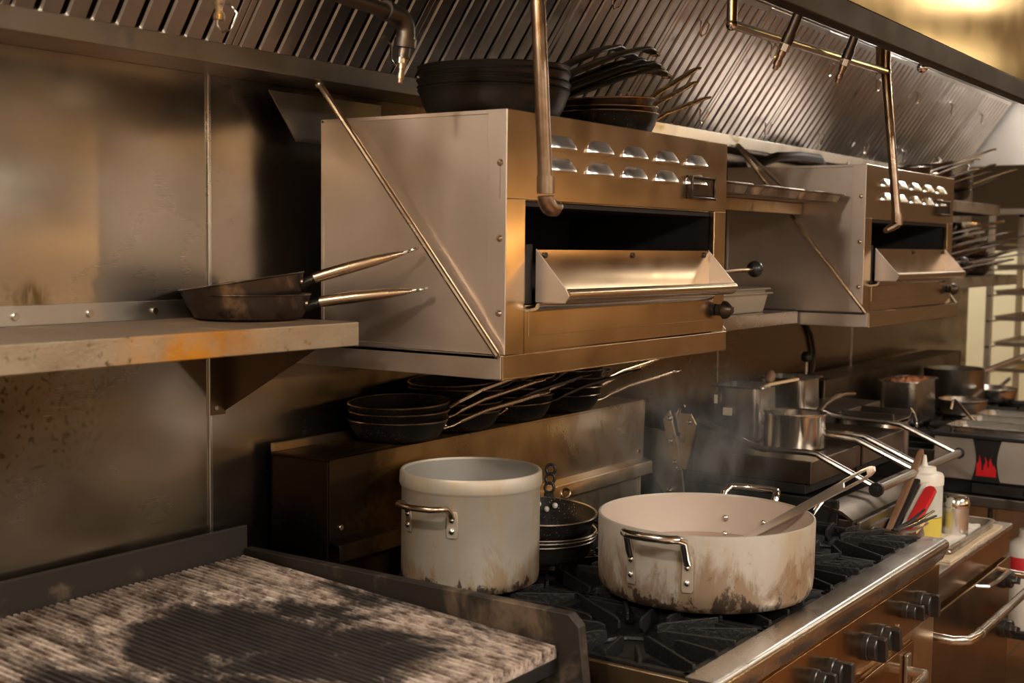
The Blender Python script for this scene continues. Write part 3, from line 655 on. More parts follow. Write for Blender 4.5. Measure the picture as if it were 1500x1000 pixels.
# ------------------------------------------------------------------ ribbed charbroiler at the left
ch = thing('charbroiler', 'charbroiler with a sloping ribbed iron top, scorched black and ashy, at lower left', 'grill', (0,0,0))
CX0, CX1 = -1.35, -.155
m = MB(); y0, z0, y1, z1 = .02, .992, -.703, .949; p = .0135; n = int((CX1-CX0)/p); prof = []
for i in range(n):
    x = CX1 - p*(i+1)
    prof = [(x+.0001,-.008),(x+.0022,-.008),(x+.0040,0),(x+.0098,0),(x+.0116,-.008),(x+p-.0001,-.008)] + prof if False else prof + [(x+p-.0001,-.012),(x+.0114,-.011),(x+.0097,0),(x+.0040,0),(x+.0022,-.011),(x+.0001,-.012)]
prof = [(CX1,-.022)] + [(CX1,-.006)] + prof + [(CX0,-.022)]
m.loft([[(q[0], y1, z1+q[1]) for q in prof], [(q[0], y0, z0+q[1]) for q in prof]]); m.build('ribbed_grate', CHAR, ch, smooth=0)
SPL = metal('sooty_guard_steel', (.04,.033,.028), .5, 'x', .03, metallic=.5, stain=(.20,.145,.10), stain_amt=(.52,.70), stain_scale=8)
MB().box(CX0,-.140,.028,.036,.93,1.047).build('back_guard', SPL, ch, .002)
MB().prism([(.03,.90),(.03,1.003),(-.722,1.003),(-.742,.985),(-.758,.86),(-.735,.86)], 'x', -.150, -.128).build('side_guard', SPL, ch, .003)
MB().box(CX0,-.152,-.70,.02,.90,.925).box(CX0,-.152,-.76,-.735,.80,.90).build('grease_trough', SOOT, ch, .002)
MB().box(CX0,-.128,-.76,.02,0,.86).build('body', SOOT, ch, .003)

# ------------------------------------------------------------------ pots on the range
def pot_handle(parent, r, ang, z, w=.10, out=.05, rise=.012, mat=None, rr=.0062, tabh=.05):
    # riveted loop handle at the angle ang: two tabs on the wall, tube between
    ca, sa = math.cos(ang), math.sin(ang)
    def P(s, o, zz):
        rr_ = math.sqrt(max(r*r - s*s, 0)) + o
        return (ca*rr_ - sa*s, sa*rr_ + ca*s, zz)
    mt = mat or HANDLE
    m = MB(); h = w/2
    m.tube([P(-h,.003,z-.012),P(-h,.010,z),P(-h*1.0,out*.45,z+rise*.8),P(-h*.92,out*.85,z+rise),P(-h*.7,out,z+rise),P(0,out*1.0,z+rise),P(h*.7,out,z+rise),P(h*.92,out*.85,z+rise),P(h,out*.45,z+rise*.8),P(h,.010,z),P(h,.003,z-.012)], rr, 12)
    hd = m.build('handle', mt, parent)
    for s in (-h, h):
        m = MB(); loops = []
        for zz, ww in ((z+.002,.007),(z-.006,.0095),(z-tabh+.006,.0105),(z-tabh,.008)):
            loops.append([P(s-ww,.001,zz),P(s+ww,.001,zz),P(s+ww,.0045,zz),P(s-ww,.0045,zz)])
        m.loft(loops); m.build('handle_tab', ALUPAN, hd, .001)
        for dz in (.014, .036):
            m = MB(); c = P(s,.0045,z-dz*tabh/.05); m.ball(c, .0062, 10); m.build('rivet', BRIGHT, hd)
    return hd
SR, SH = .1405, .228
sp_ = thing('stockpot', 'tall pale dented aluminium stockpot on the range beside the grill', 'pot', (.182,-.278,.9205))
MB().lathe([(0,0),(SR*.93,0),(SR*.985,.006),(SR,.022),(SR,SH-.034),(SR+.0025,SH-.031),(SR+.0045,SH-.026),(SR+.0035,SH-.004),(SR+.001,SH),(SR-.003,SH),(SR-.0045,SH-.004)], 72).build('pot_wall', POT, sp_, smooth=45)
MB().lathe([(SR-.0045,SH-.004),(SR-.005,.02),(SR*.93,.006),(0,.005)], 72).build('pot_inside', POTIN, sp_, smooth=45)
pot_handle(sp_, SR, R(180), SH-.063, .108, .048)
pot_handle(sp_, SR, R(0), SH-.063, .098, .048)
BR_, BH_ = .2135, .150
bz = thing('brazier_pot', 'wide shallow aluminium brazier pot with brown scorch marks on the front burners', 'pot', (.415,-.690,.9205))
MB().lathe([(0,0),(BR_*.90,0),(BR_*.96,.005),(BR_*.99,.018),(BR_,.04),(BR_+.001,BH_-.004),(BR_+.0005,BH_),(BR_-.003,BH_+.001),(BR_-.0055,BH_-.003)], 88).build('pot_wall', BRAZ, bz, smooth=45)
MB().lathe([(BR_-.0055,BH_-.003),(BR_-.0065,.03),(BR_*.94,.008),(0,.006)], 88).build('pot_inside', BRAZIN, bz, smooth=45)
pot_handle(bz, BR_, R(182), BH_-.040, .116, .048, .040, mat=BRIGHT, rr=.0082, tabh=.066)
pot_handle(bz, BR_, R(2), BH_-.036, .116, .048, .046, mat=BRIGHT, rr=.0082, tabh=.066)
for s in (-.035,.035):
    for dz in (.05,.085):
        a = R(2)+s/BR_*1.3; m = MB(); m.ball(((BR_-.007)*math.cos(a),(BR_-.007)*math.sin(a),BH_-dz), .0075, 10); m.build('rivet', BRIGHT, bz)
br_o = MB().lathe([(0,.066),(.19,.066),(.2055,.067),(.2057,.064),(0,.05)], 64).build('broth', BROTH, None); br_o.location = (.415,-.690,.9205)
tag(br_o, 'brown broth simmering in the wide brazier pot', 'soup')
ld = thing('ladle', 'steel ladle with a long flat handle standing in the brazier pot', 'ladle', (.608,-.700,.990))
d = Vector((-.101,-.296,.190)).normalized()
LADM = metal('satin_ladle_steel', (.86,.85,.84), .36, None, 0)
UPV = (-.62,-.46,.63)
m = MB(); strap(m, [d*-.03, d*.05, d*.15, d*.285], [.017,.018,.021,.024], .004, UPV)
s_ = d.cross(Vector(UPV)).normalized()
for sg in (-1,1): strap(m, [d*.283+s_*.009*sg, d*.335+s_*.0095*sg, d*.358+s_*.007*sg], [.006,.005,.006], .004, UPV)
strap(m, [d*.350, d*.361, d*.369], [.018,.019,.010], .004, UPV); m.build('handle', LADM, ld, smooth=50)
MB().tube([d*-.028, d*-.06, d*-.08], [.006,.005,.005], 8).lathe([(0,0),(.020,.004),(.030,.014),(.034,.026),(.032,.026),(.028,.015),(0,.004)], 24, (.022,.066,-.060)).build('bowl', LADM, ld)
# small skillets stacked between the pots
g = 'black frying pans stacked between the two pots'
BLK2 = metal('chipped_black_pan', (.030,.027,.025), .42, None, .15, metallic=.3, spots=((.5,.42,.35), 130, .22), stain=(.10,.055,.035), stain_amt=(.6,.75), stain_scale=14)
def skillet(loc, rot, label, holes=3, rr=.128, rb=.100, h=.045, steep=60):
    t = thing('frying_pan', label, 'frying pan', loc, rot, g)
    MB().lathe(pan_body(rr, rb, h, .0035), 56).build('pan_body', BLK2, t, smooth=40)
    MB().tube([(rr*1.002*math.cos(2*PI*i/56), rr*1.002*math.sin(2*PI*i/56), h+.001) for i in range(56)], .0024, 6, closed=True).build('rim', STEEL, t)
    for dx, dz in ((-.022,.0),(0,-.010),(.022,0)):
        a = dx/rr; m = MB(); m.ball(((rr-.0165)*math.cos(a), (rr-.0165)*math.sin(a), h*.74+dz), .0068, 10); m.build('rivet', WHTPL, t)
    ca, sa = math.cos(R(steep)), math.sin(R(steep)); b = Vector((rr+.002,0,h*.5)); u = Vector((ca,0,sa))
    m = MB(); strap(m, [b-Vector((.008,0,.004)), b+u*.02, b+u*(.034 if holes == 3 else .066)], [.03,.026,.022], .006)
    for i in range(holes):
        c = b + u*((.045 if holes == 3 else .076)+.021*i); m.tube([c + u*(.0115*math.cos(2*PI*k/14)) + Vector((0,.0105*math.sin(2*PI*k/14),0)) for k in range(14)], .0036, 8, closed=True)
    m.build('handle', BLK2 if holes == 3 else HANDLE, t, smooth=50)
skillet((.425,-.280,.9205), (0,0,R(75)), 'black frying pan at the bottom of the stack between the two pots', 1, steep=20)
skillet((.428,-.282,.929), (0,0,R(95)), 'black pan with a shiny rim, second from the bottom between the two pots', 1, steep=15)
skillet((.426,-.280,.937), (R(1),0,R(10)), 'black pan with a single-holed upright handle, second from the top between the pots', 1, steep=70)
skillet((.424,-.281,.976), (R(2),R(-2),R(23)), 'black frying pan with a three-holed upright handle, topmost between the two pots', 3, steep=80)
# ------------------------------------------------------------------ utensils at the right end of the range
gn_pan('hotel_pan', 'steel pan holding spatulas and tongs between the range and the oil bottle', 'pan', (1.345,-.785,.801), (0,0,0), .18, .115, .10, STEEL, .012, .95)
def handle_tool(name, label, cat, p0, p1, w, th, mat, tip=None, ring=False):
    t = thing(name, label, cat, p0); d = Vector(p1) - Vector(p0)
    m = MB(); strap(m, [d*0, d*.35, d*.75, d*.96, d], [w*.8,w,w*1.08,w,w*.5], th); m.build('handle', mat, t, .001, smooth=50)
    u = d.normalized()
    if tip: m = MB(); strap(m, [u*.01, u*-.05, u*-.09], [w*.8, w*1.6, w*1.8], .002); m.build('blade', tip, t, smooth=50)
    if ring: m = MB(); m.ball(d*.88+Vector((0,-th*.5,0)), w*.18, 10); m.build('hanging_hole', WHTPL, t)
    return t
handle_tool('wooden_spatula', 'brown wooden handle leaning in the steel pan past the end of the range', 'spatula', (1.35,-.752,.865), (1.611,-.756,1.053), .018, .012, WOOD, WOOD)
handle_tool('tongs', 'black-handled tongs leaning beside the brown wooden handle', 'tongs', (1.365,-.762,.868), (1.588,-.772,1.015), .016, .013, BLKPL, STEEL)
handle_tool('peeler', 'cream plastic handle between the black tongs and the red handle', 'spatula', (1.37,-.780,.868), (1.555,-.792,.985), .016, .012, WHTPL, STEEL)
handle_tool('kitchen_knife', 'red plastic handle with a hanging hole leaning in the steel pan before the oil bottle', 'knife', (1.36,-.798,.868), (1.515,-.814,.970), .031, .015, REDPL, STEEL, True)
handle_tool('scraper', 'short pale wooden scraper handle lying under the red handle', 'scraper', (1.335,-.822,.880), (1.366,-.838,.912), .018, .008, PALEWOOD, STEEL)
t = thing('tongs', 'bundle of thin black tong arms poking over the front corner of the range', 'tongs', (1.10,-.855,.935))
for k, (dx, dy, dz) in enumerate(((.13,-.055,.022),(.145,-.045,.030),(.12,-.03,.036))):
    m = MB(); strap(m, [(0,.004*k,0),(dx*.5,dy*.5,dz*.4),(dx,dy,dz)], [.012,.012,.006], .003); m.build('arm', [IRON, BRIGHT, IRON][k], t)
t = thing('whisk', 'bright steel whisk wires standing behind the brazier pot', 'whisk', (1.145,-.628,.930))
for k in range(5):
    s = (k-2)*.008; m = MB(); m.tube([(0,0,0),(.012+s,-.006,.02),(.035+s*1.6,-.016,.045),(.060+s,-.024,.055)], .0022, 6); m.build('wire', BRIGHT, t)

# ------------------------------------------------------------------ lidded griddle beyond the range
PL = metal('dull_griddle_lid', (.20,.165,.13), .34, 'x', .03, stain=(.09,.06,.035), stain_amt=(.4,.75), stain_scale=5)
gd = thing('lidded_griddle', 'countertop griddle with two hinged box lids and long bent tube handles', 'griddle', (1.24,0,.80))
def G(x,y,z): return (x-1.24, y, z-.80)
m = MB(); m.box(0,.76,-.66,-.08,.0,.10).box(0,.012,-.66,-.10,.10,.16).box(.748,.76,-.66,-.10,.10,.16); m.build('body', SOOT, gd, .003)
MB().box(.0,.76,-.70,-.66,.02,.115).build('front_trough', PL, gd, .003)
MB().prism([(-.702,.115),(-.67,.135),(-.62,.145),(-.62,.135),(-.67,.125),(-.698,.108)], 'x', .0, .76).build('grease_ledge', PL, gd, .001)
m = MB(); m.box(.02,.74,-.712,-.702,.028,.108); cp = m.build('control_panel', DULL, gd, .002)
for x in (.36,.375,.39): MB().box(x,x+.008,-.7135,-.712,.075,.095).build('mark', BLKPL, cp)
MB().box(.10,.135,-.7135,-.712,.05,.085).build('label', LABELW, cp)
for x in (.05,): 
    k = thing_part('control_knob', gd, (.055,-.712,.06)); MB().disc((0,0,0), .022, .02, 'y', 18).build('knob_skirt', BRIGHT, k); MB().disc((0,-.02,0), .015, .016, 'y', 16).build('knob_grip', BLKPL, k)
for i, x in enumerate((.0, .385)):
    lid = MB().box(x+.004,x+.372,-.585,-.10,.19,.252).build('lid', PL, gd, .004)
    MB().box(x+.004,x+.372,-.57,-.11,.165,.19).build('platen', SOOT, lid, .002)
    for xx in (x+.012, x+.33):
        m = MB(); m.tube([(xx,-.30,.305),(xx,-.37,.285),(xx,-.425,.278),(xx,-.55,.275),(xx,-.585,.272),(xx,-.605,.264),(xx,-.752,.204)] if i or xx > x+.1 else
                         [(xx,-.255,.335),(xx,-.425,.274),(xx,-.445,.272),(xx,-.57,.274),(xx,-.595,.272),(xx,-.612,.264),(xx,-.756,.203)], .0082, 10); m.build('arm', STEEL, lid)
    m = MB(); m.tube([(x-.006,-.759,.202),(x+.352,-.755,.199)], .0115, 14); m.build('handle_bar', DULL, lid)
    m = MB(); m.disc((x-.010,-.759,.202), .0185, .012, 'x', 16); m.disc((x-.015,-.759,.202), .008, .006, 'x', 12); m.build('end_cap', BLKPL, lid)
    m = MB(); m.disc((x+.350,-.755,.199), .0165, .012, 'x', 16); m.build('end_cap', BLKPL, lid)
# pivot bracket at the left back
m = MB(); m.prism([(-.095,.30),(-.095,.225),(-.20,.075),(-.235,.10),(-.215,.235),(-.205,.285),(-.14,.30)], 'x', -.012, -.004); hb = m.build('side_bracket', DULL, gd, .001)
m = MB(); m.prism([(-.185,.355),(-.215,.25),(-.225,.20),(-.205,.20),(-.18,.26),(-.165,.33)], 'x', -.022, -.013); m.build('hinge_arm', AGED, hb, .001)
m = MB(); m.prism([(-.205,.352),(-.255,.352),(-.272,.325),(-.245,.20),(-.22,.20),(-.225,.30)], 'x', -.034, -.026); m.build('hinge_plate', AGED, hb, .001)
m = MB(); m.tube([(-.03,-.222,.30),(-.03,-.215,.345),(-.03,-.222,.365),(-.03,-.235,.372)], [.005,.006,.005,.004], 8); m.build('latch', HANDLE, hb)
for y, z in ((-.19,.272),(-.205,.215),(-.215,.20),(-.19,.135),(-.205,.105),(-.252,.33),(-.19,.335)):
    m = MB(); m.M = Matrix.Translation((-.024 if z < .3 else -.036,y,z)) @ Matrix.Rotation(R(-90),4,'Y'); m.lathe([(0,-.012),(.008,-.012),(.0075,.001),(.004,.005),(0,.006)], 10); m.build('bolt', BRIGHT, hb)
# pots standing on the lids
def tall_pan(label, loc, rot, food=None):
    t = gn_pan('steel_insert_pan', label, 'pan', loc, rot, .176, .162, .152, STEEL, .012, .90, 'deep insert pans on the griddle lids', .02)
    return t
t = tall_pan('deep steel insert pan with a cream sticker, left of the saucepan on the griddle lid', (1.555,-.255,1.053), (0,0,R(3)))
MB().box(-.0885,-.0865,.005,.032,.068,.09).build('sticker', LABELW, t); MB().box(-.088,-.086,.05,.06,.10,.125).build('mark', LABELW, t)
tall_pan('deep steel insert pan standing behind the saucepan on the far griddle lid', (1.87,-.265,1.053), (0,0,R(2)))
t = thing('wooden_spoon', 'pale wooden spoon lying across the rim of the near insert pan', 'spoon', (1.555,-.33,1.205))
m = MB(); strap(m, [(-.06,.05,-.03),(0,0,.004),(.04,-.025,.010),(.085,-.05,.016)], [.012,.012,.013,.016], .007); m.build('handle', PALEWOOD, t)
m = MB(); m.M = Matrix.Translation((.05,.02,.02)) @ Matrix.Rotation(R(35),4,'Y'); m.lathe([(0,-.024),(.010,-.018),(.015,-.004),(.014,.010),(.006,.02),(0,.022)], 14); m.build('bowl', WOOD, t)
sk = thing('saucepan', 'shiny steel saucepan with a long curved handle on the griddle lid', 'saucepan', (1.45,-.452,1.053))
MB().lathe([(0,0),(.078,0),(.083,.004),(.0835,.010),(.0835,.090),(.0868,.096),(.0865,.098),(.081,.094),(.081,.012),(.075,.004),(0,.004)], 56).build('pan_body', BRIGHT, sk, smooth=45)
m = MB(); m.tube([(.080,-.026,.075),(.092,-.028,.085),(.125,-.038,.112),(.165,-.05,.128),(.21,-.062,.134),(.255,-.075,.131)], [.010,.009,.0085,.0085,.009,.0075], 10, flat=.75); m.build('handle', BRIGHT, sk)
m = MB(); m.tube([(.083,-.024,.05),(.086,-.027,.072),(.094,-.03,.088)], [.013,.014,.010], 8, flat=.4, up=(1,0,0)); m.build('handle_base', STEEL, sk)

# ------------------------------------------------------------------ second range and what stands on it
r2 = thing('gas_range', 'farther gas range with black grates under the far broiler', 'range', (0,0,0))
MB().box(2.62,4.30,-.492,-.03,0,.90).build('body', DULL, r2, .003)
MB().box(2.55,4.30,-.115,-.105,.90,1.125).box(2.55,4.30,-.115,.03,1.118,1.125).build('back_panel', PL, r2, .002)
MB().box(2.02,2.62,-.30,-.10,.80,1.06).build('side_cabinet', DULL, r2, .003)
gi = 0
for i in range(5):
    for y in (-.295,):
        dup(gp, (2.79+.312*i, y, .90), (0,0,0), 'black cast iron burner grate on the far range, %s from its near end' % ORD[i], 'cast iron burner grates on the far range')
gn_pan('steel_insert_pan', 'deep steel insert pan of reddish food on the far range', 'pan', (3.12,-.24,.932), (0,0,0), .30, .165, .165, STEEL, .012, .92)
heap('stewed_food', 'reddish stewed food filling the deep pan on the far range', 'food', (3.12,-.24,1.077), .24, .11, .03, FOODR, 3, kind='stuff')
t = thing('saucepan', 'dark saucepan with a raised handle at the back of the far range', 'saucepan', (3.72,-.25,.932))
MB().lathe([(0,0),(.12,0),(.125,.01),(.125,.16),(.130,.165),(.121,.163),(.121,.012),(0,.006)], 40).build('pan_body', DULL, t, smooth=45)
MB().tube([(.09,-.085,.14),(.13,-.12,.16),(.23,-.20,.20),(.30,-.25,.225)], [.012,.010,.010,.009], 10).build('handle', STEEL, t)
for i, (x, y, s, mt, lab) in enumerate(((4.0,-.33,.10,STEEL,'low steel pan on the far range, near the rack'),(3.46,-.36,.08,DULL,'low dark pan on the front of the far range'))):
    t = thing('saute_pan', lab, 'frying pan', (x,y,.932)); MB().lathe(pan_body(s*1.2,s,.06,.003), 36).build('pan_body', mt, t, smooth=45)
    MB().tube([(s*1.15,0,.04),(s*2.6,-.02,.08)], .009, 8).build('handle', STEEL, t)
t = thing('stockpot', 'squat round steel pot beyond the griddle with a metal scoop across it', 'pot', (2.25,-.40,.80))
MB().lathe([(0,0),(.11,0),(.115,.006),(.115,.24),(.118,.246),(.1115,.245),(.1115,.01),(0,.006)], 48).build('pot_wall', STEEL, t, smooth=45)
t = thing('metal_scoop', 'wide flat metal scoop with a curled end lying across the squat steel pot', 'scoop', (2.25,-.40,1.047))
m = MB(); m.prism([(-.10,0),(.06,.0),(.075,.004),(.085,.014),(.09,.026),(.087,.026),(.08,.016),(.072,.008),(.06,.005),(-.085,.005),(-.10,.03),(-.103,.03)], 'y', -.10, .07); m.build('blade', DULL, t, .0005)
m = MB(); m.tube([(.09,-.095,.03),(.098,-.105,.012),(.10,-.112,-.012),(.088,-.118,-.028),(.07,-.12,-.03)], .004, 8); m.build('curl', STEEL, t)
t = thing('lever', 'upright steel lever with a black ball on top, standing beyond the griddle', 'lever', (2.27,-.155,1.06))
MB().tube([(0,0,0),(0,0,.16)], .0065, 10).disc((0,0,0), .016, .006).build('rod', STEEL, t); MB().ball((0,0,.172), .019, 16).build('lever_ball', BLKPL, t)
t = MB().tube([(2.70,WY-.006,1.372),(2.76,WY-.008,1.33),(2.83,WY-.010,1.27),(2.865,WY-.010,1.20),(2.86,WY-.010,1.15),(2.83,WY-.012,1.07),(2.82,WY-.014,.99)], .0085, 8).build('power_cable', BLKPL)
tag(t, 'black cable hanging down the steel wall under the far broiler', 'cable')
tag(MB().box(2.70,2.95,WY-.05,WY-.005,.90,.985).build('outlet_box', SOOT, None, .004), 'dark box on the wall where the black cable ends', 'box')
#@@PART4
# ------------------------------------------------------------------ oven base under the griddle
ov = thing('oven', 'brown-tinted steel oven base with a long tubular handle and black knobs at lower right', 'oven', (0,0,0))
OVM = metal('oven_steel', (.46,.33,.20), .2, 'x', .02, stain=(.36,.24,.13), stain_amt=(.5,.8), stain_scale=2)
MB().box(1.215,2.02,-.885,-.05,0,.785).build('body', OVM, ov, .002)
MB().box(1.20,2.03,-.905,-.05,.785,.799).build('top', STEEL, ov, .003)
MB().box(1.215,2.02,-.900,-.885,.715,.784).build('upper_panel', OVM, ov, .002)
MB().box(1.225,1.86,-.910,-.885,.20,.705).build('door', OVM, ov, .004)
MB().box(1.87,2.02,-.905,-.885,.20,.705).build('control_panel', OVM, ov, .003)
MB().tube([(1.24,-.905,.655),(1.245,-.955,.652),(1.275,-.985,.650),(1.33,-.992,.650),(1.96,-.992,.650),(1.99,-.985,.652),(2.005,-.955,.654),(2.008,-.900,.655)], .0115, 12).tube([(1.36,-.992,.650),(1.372,-.992,.650)], .0135, 12).build('handle', STEEL, ov)
MB().tube([(1.62,-.91,.70),(1.63,-.94,.70),(1.70,-.945,.70),(1.84,-.945,.70),(1.85,-.91,.70)], .006, 8).build('rail', STEEL, ov)
for x, z in ((1.93,.655),(1.95,.505)): knob(ov, x, z, .025, -.905, 20)
# tray with towels, shaker, bottle
tr_ = gn_pan('sheet_pan', 'small sheet pan holding a white towel on the oven top', 'tray', (1.69,-.825,.806), (0,0,0), .46, .125, .022, SHEET, .010, .95, None, .02)
def cloth(name, label, x0, x1, y0, y1, z, mat, th=.014, seed=0):
    n = 16; vs = []; fs = []; m = MB()
    for sdn in (0, 1):
        for j in range(n+1):
            for i in range(n+1):
                u, v = i/n, j/n; e = .012*mnoise.noise(Vector((u*3+seed, v*3, 9))); 
                vs.append((x0+(x1-x0)*u+e, y0+(y1-y0)*v+e, z + (th*(.6+.7*mnoise.noise(Vector((u*4+seed, v*3, seed+2))))+.004 if sdn else 0)))
    N = (n+1)**2
    for j in range(n):
        for i in range(n):
            a = j*(n+1)+i; fs += [(a+n+1,a+n+2,a+1,a), (N+a,N+a+1,N+a+n+2,N+a+n+1)]
    for i in range(n):
        for a, c in ((i,i+1),(n*(n+1)+i+1,n*(n+1)+i),((i+1)*(n+1),i*(n+1)),(i*(n+1)+n,(i+1)*(n+1)+n)): fs.append((c,a,a+N,c+N))
    m.add(vs, fs); o = m.build(name, mat, smooth=60); tag(o, label, 'towel'); return o
cloth('towel', 'white terry towel folded in the small sheet pan on the oven top', 1.50, 1.82, -.865, -.765, .810, TOWEL, .022, 1)
cloth('towel', 'stained tan cloth spread under the small sheet pan on the oven top', 1.42, 1.95, -.895, -.72, .7995, TANCLOTH, .004, 4)
sb = thing('squeeze_bottle', 'clear squeeze bottle half full of yellow oil beside the steel shaker', 'bottle', (1.585,-.772,.80))
r = .050
MB().lathe([(0,0),(r-.004,0),(r,.005),(r,.080),(0,.080)], 32).build('oil', OIL, sb, smooth=45)
MB().lathe([(r,.0825),(r,.165),(r+.001,.168),(r+.001,.180),(r-.003,.182),(r-.003,.0825)], 32).build('bottle_wall', CLOUDY, sb, smooth=45)
MB().lathe([(r+.002,.168),(r+.002,.190),(r-.002,.198),(.032,.202),(.030,.214),(.010,.217),(.007,.226),(.004,.246),(0,.246)], 32).build('cap', WHTPL, sb, smooth=40)
sh_ = thing('steel_shaker', 'small steel shaker with a domed lid beside the oil bottle', 'shaker', (1.665,-.838,.801))
MB().lathe([(0,0),(.032,0),(.034,.003),(.034,.10),(0,.10)], 32).build('can', LADM, sh_, smooth=45)
MB().lathe([(.0345,.098),(.036,.100),(.036,.112),(.034,.116),(.0335,.122),(.028,.128),(0,.130)], 32).build('lid', BRIGHT, sh_, smooth=40)
MB().tube([(.034,0,.085),(.055,.004,.08),(.060,.005,.055),(.052,.004,.03),(.034,0,.025)], .0045, 8).build('handle', DARKPIPE, sh_)
t = thing('brush', 'dark brush lying behind the steel shaker', 'brush', (1.70,-.79,.838), (0,0,0))
MB().tube([(0,0,.02),(.05,.01,.03),(.09,.02,.036)], [.012,.010,.008], 8).build('handle', DARKPIPE, t); MB().box(-.03,.0,-.015,.015,.0,.03).build('bristles', TANCLOTH, t, .005)

# ------------------------------------------------------------------ work table and food warmer across the end
wt = thing('work_table', 'steel work table carrying the food warmer at the right edge', 'table', (0,0,0))
MB().box(2.50,3.30,-1.95,-.50,.742,.780).build('tabletop', DULL, wt, .005)
MB().box(2.55,3.25,-1.9,-.55,.30,.325).build('undershelf', SOOT, wt, .003)
for x in (2.58,3.2):
    for y in (-.56,-1.88): MB().tube([(x,y,0),(x,y,.742)], .02, 12).build('leg', DULL, wt)
fw = thing('food_warmer', 'countertop food warmer with a black band and a red flame print', 'food warmer', (2.50,-.53,.782))
WW = .60; WD = .62
MB().box(.02,WD-.02,-WW+.02,-.02,0,.048).build('base', BLKPL, fw, .004)
m = MB(); m.box(-.002,.02,-.43,-.13,.006,.040); bp_ = m.build('dial_panel', SOOT, fw, .002)
for y in (-.31,-.38): MB().disc((-.002,y,.023), .015, .006, 'x').build('dial', BLKPL if y > -.35 else DULL, bp_)
MB().box(0,WD,-WW,0,.048,.190).build('body', metal('warmer_steel', (.72,.68,.63), .46, 'y', .02), fw, .004)
MB().box(-.012,WD+.012,-WW-.012,.012,.190,.204).build('rim', BLKPL, fw, .004)
# black waisted band with the flame, on the end that faces the cooking line
yc = -.175
def waist(z): return .047 - .013*math.sin(PI*(z-.048)/.142)
zs = [.048 + .142*i/12 for i in range(13)]
m = MB(); m.prism([(yc-waist(z), z) for z in zs] + [(yc+waist(z), z) for z in zs[::-1]], 'x', -.0025, .001); bd = m.build('flame_band', BLKPL, fw, smooth=0)
fl = [(-.034,.072),(-.034,.106),(-.030,.103),(-.026,.112),(-.0245,.128),(-.022,.119),(-.0195,.110),(-.016,.100),(-.0165,.090),(-.0125,.083),(-.008,.092),(-.009,.099),(-.003,.107),(-.0045,.120),(-.0035,.1235),(.0005,.114),(.0035,.106),(.004,.096),(.007,.092),(.0095,.099),(.0085,.110),(.0125,.118),(.014,.1225),(.016,.113),(.020,.104),(.0235,.099),(.027,.102),(.030,.095),(.034,.088),(.034,.072)]
bmf = bmesh.new(); vs_ = [bmf.verts.new((-.0035, yc - a*.95, .070+(z-.072)*1.22)) for a, z in fl]; es_ = [bmf.edges.new((vs_[i], vs_[(i+1)%len(vs_)])) for i in range(len(vs_))]
bmesh.ops.triangle_fill(bmf, edges=es_, use_beauty=True)
ext = bmesh.ops.extrude_face_region(bmf, geom=bmf.faces[:]); bmesh.ops.translate(bmf, verts=[v for v in ext['geom'] if isinstance(v, bmesh.types.BMVert)], vec=(.0008,0,0))
bmesh.ops.recalc_face_normals(bmf, faces=bmf.faces)
mf = bpy.data.meshes.new('flame_print'); bmf.to_mesh(mf); bmf.free(); mf.materials.append(LOGO); of = bpy.data.objects.new('flame_print', mf); COL.objects.link(of); of.parent = bd
of['label'] = 'red flame print'
MB().box(-.0035,-.002,yc-.0335,yc+.0335,.0665,.0695).build('flame_line', LOGO, bd)
for i, (x, mat, lab, fd) in enumerate(((2.62,None,'third-size steel pan nearest the flame band in the food warmer',None),(2.81,None,'middle third-size steel pan in the food warmer',None),(3.0,FOODR,'third-size steel pan of red-brown food farthest back in the food warmer','red-brown food in the farthest pan of the warmer'))):
    gn_pan('insert_pan', lab, 'pan', (x,-.83,.92), (0,0,0), .183, .56, .085, STEEL, .012, .92, 'pans in the food warmer', .03)
    if fd: heap('stewed_food', fd, 'food', (x,-.83,.955), .14, .48, .045, mat, 2, kind='stuff')
heap('stewed_food', 'brown food at the bottom of the nearest pan in the food warmer', 'food', (2.62,-.83,.925), .14, .48, .02, FOODR, 5, kind='stuff')
t = thing('ladle', 'brass-tinted serving ladle leaning out of the food warmer', 'ladle', (2.76,-.60,.985))
MB().tube([(.0,-.03,-.03),(0,0,.0),(.03,.075,.07),(.036,.088,.078),(.035,.095,.072),(.03,.098,.045)], .0055, 8).build('handle', HANDLE, t); MB().ball((0,-.05,-.045), .026, 12).build('bowl', HANDLE, t)
for i, (x, y, h, lab) in enumerate(((2.62,-.805,.33,'white plastic bottle with a red label on the shelf under the work table'),(2.70,-.95,.32,'white plastic bottle farther right on the shelf under the work table'))):
    t = thing('plastic_bottle', lab, 'bottle', (x,y,.3255))
    MB().lathe([(0,0),(.052,0),(.056,.005),(.056,h*.78),(.047,h*.88),(.018,h*.94),(.015,h),(0,h)], 28).build('bottle_body', WHTPL, t, smooth=45)
    MB().lathe([(.0165,h*.93),(.0165,h*1.03),(0,h*1.03)], 16).build('cap', WHTPL, t)
    if i == 0:
        MB().lathe([(.0563,h*.55),(.0568,h*.555),(.0568,h*.75),(.0563,h*.755)], 24, (0,0,0), R(125), R(250)).build('red_label', LABELR, t)
t = thing('plate_stack', 'stack of brown bowls low at the right edge under the work table', 'bowl', (2.66,-1.10,.326))
for k in range(3): MB().lathe([(0,.0+.03*k),(.04,.03*k),(.075,.045+.03*k),(.072,.046+.03*k),(.038,.006+.03*k),(0,.006+.03*k)], 28).build('bowl', [FOODR, STEEL, WOOD][k], t)

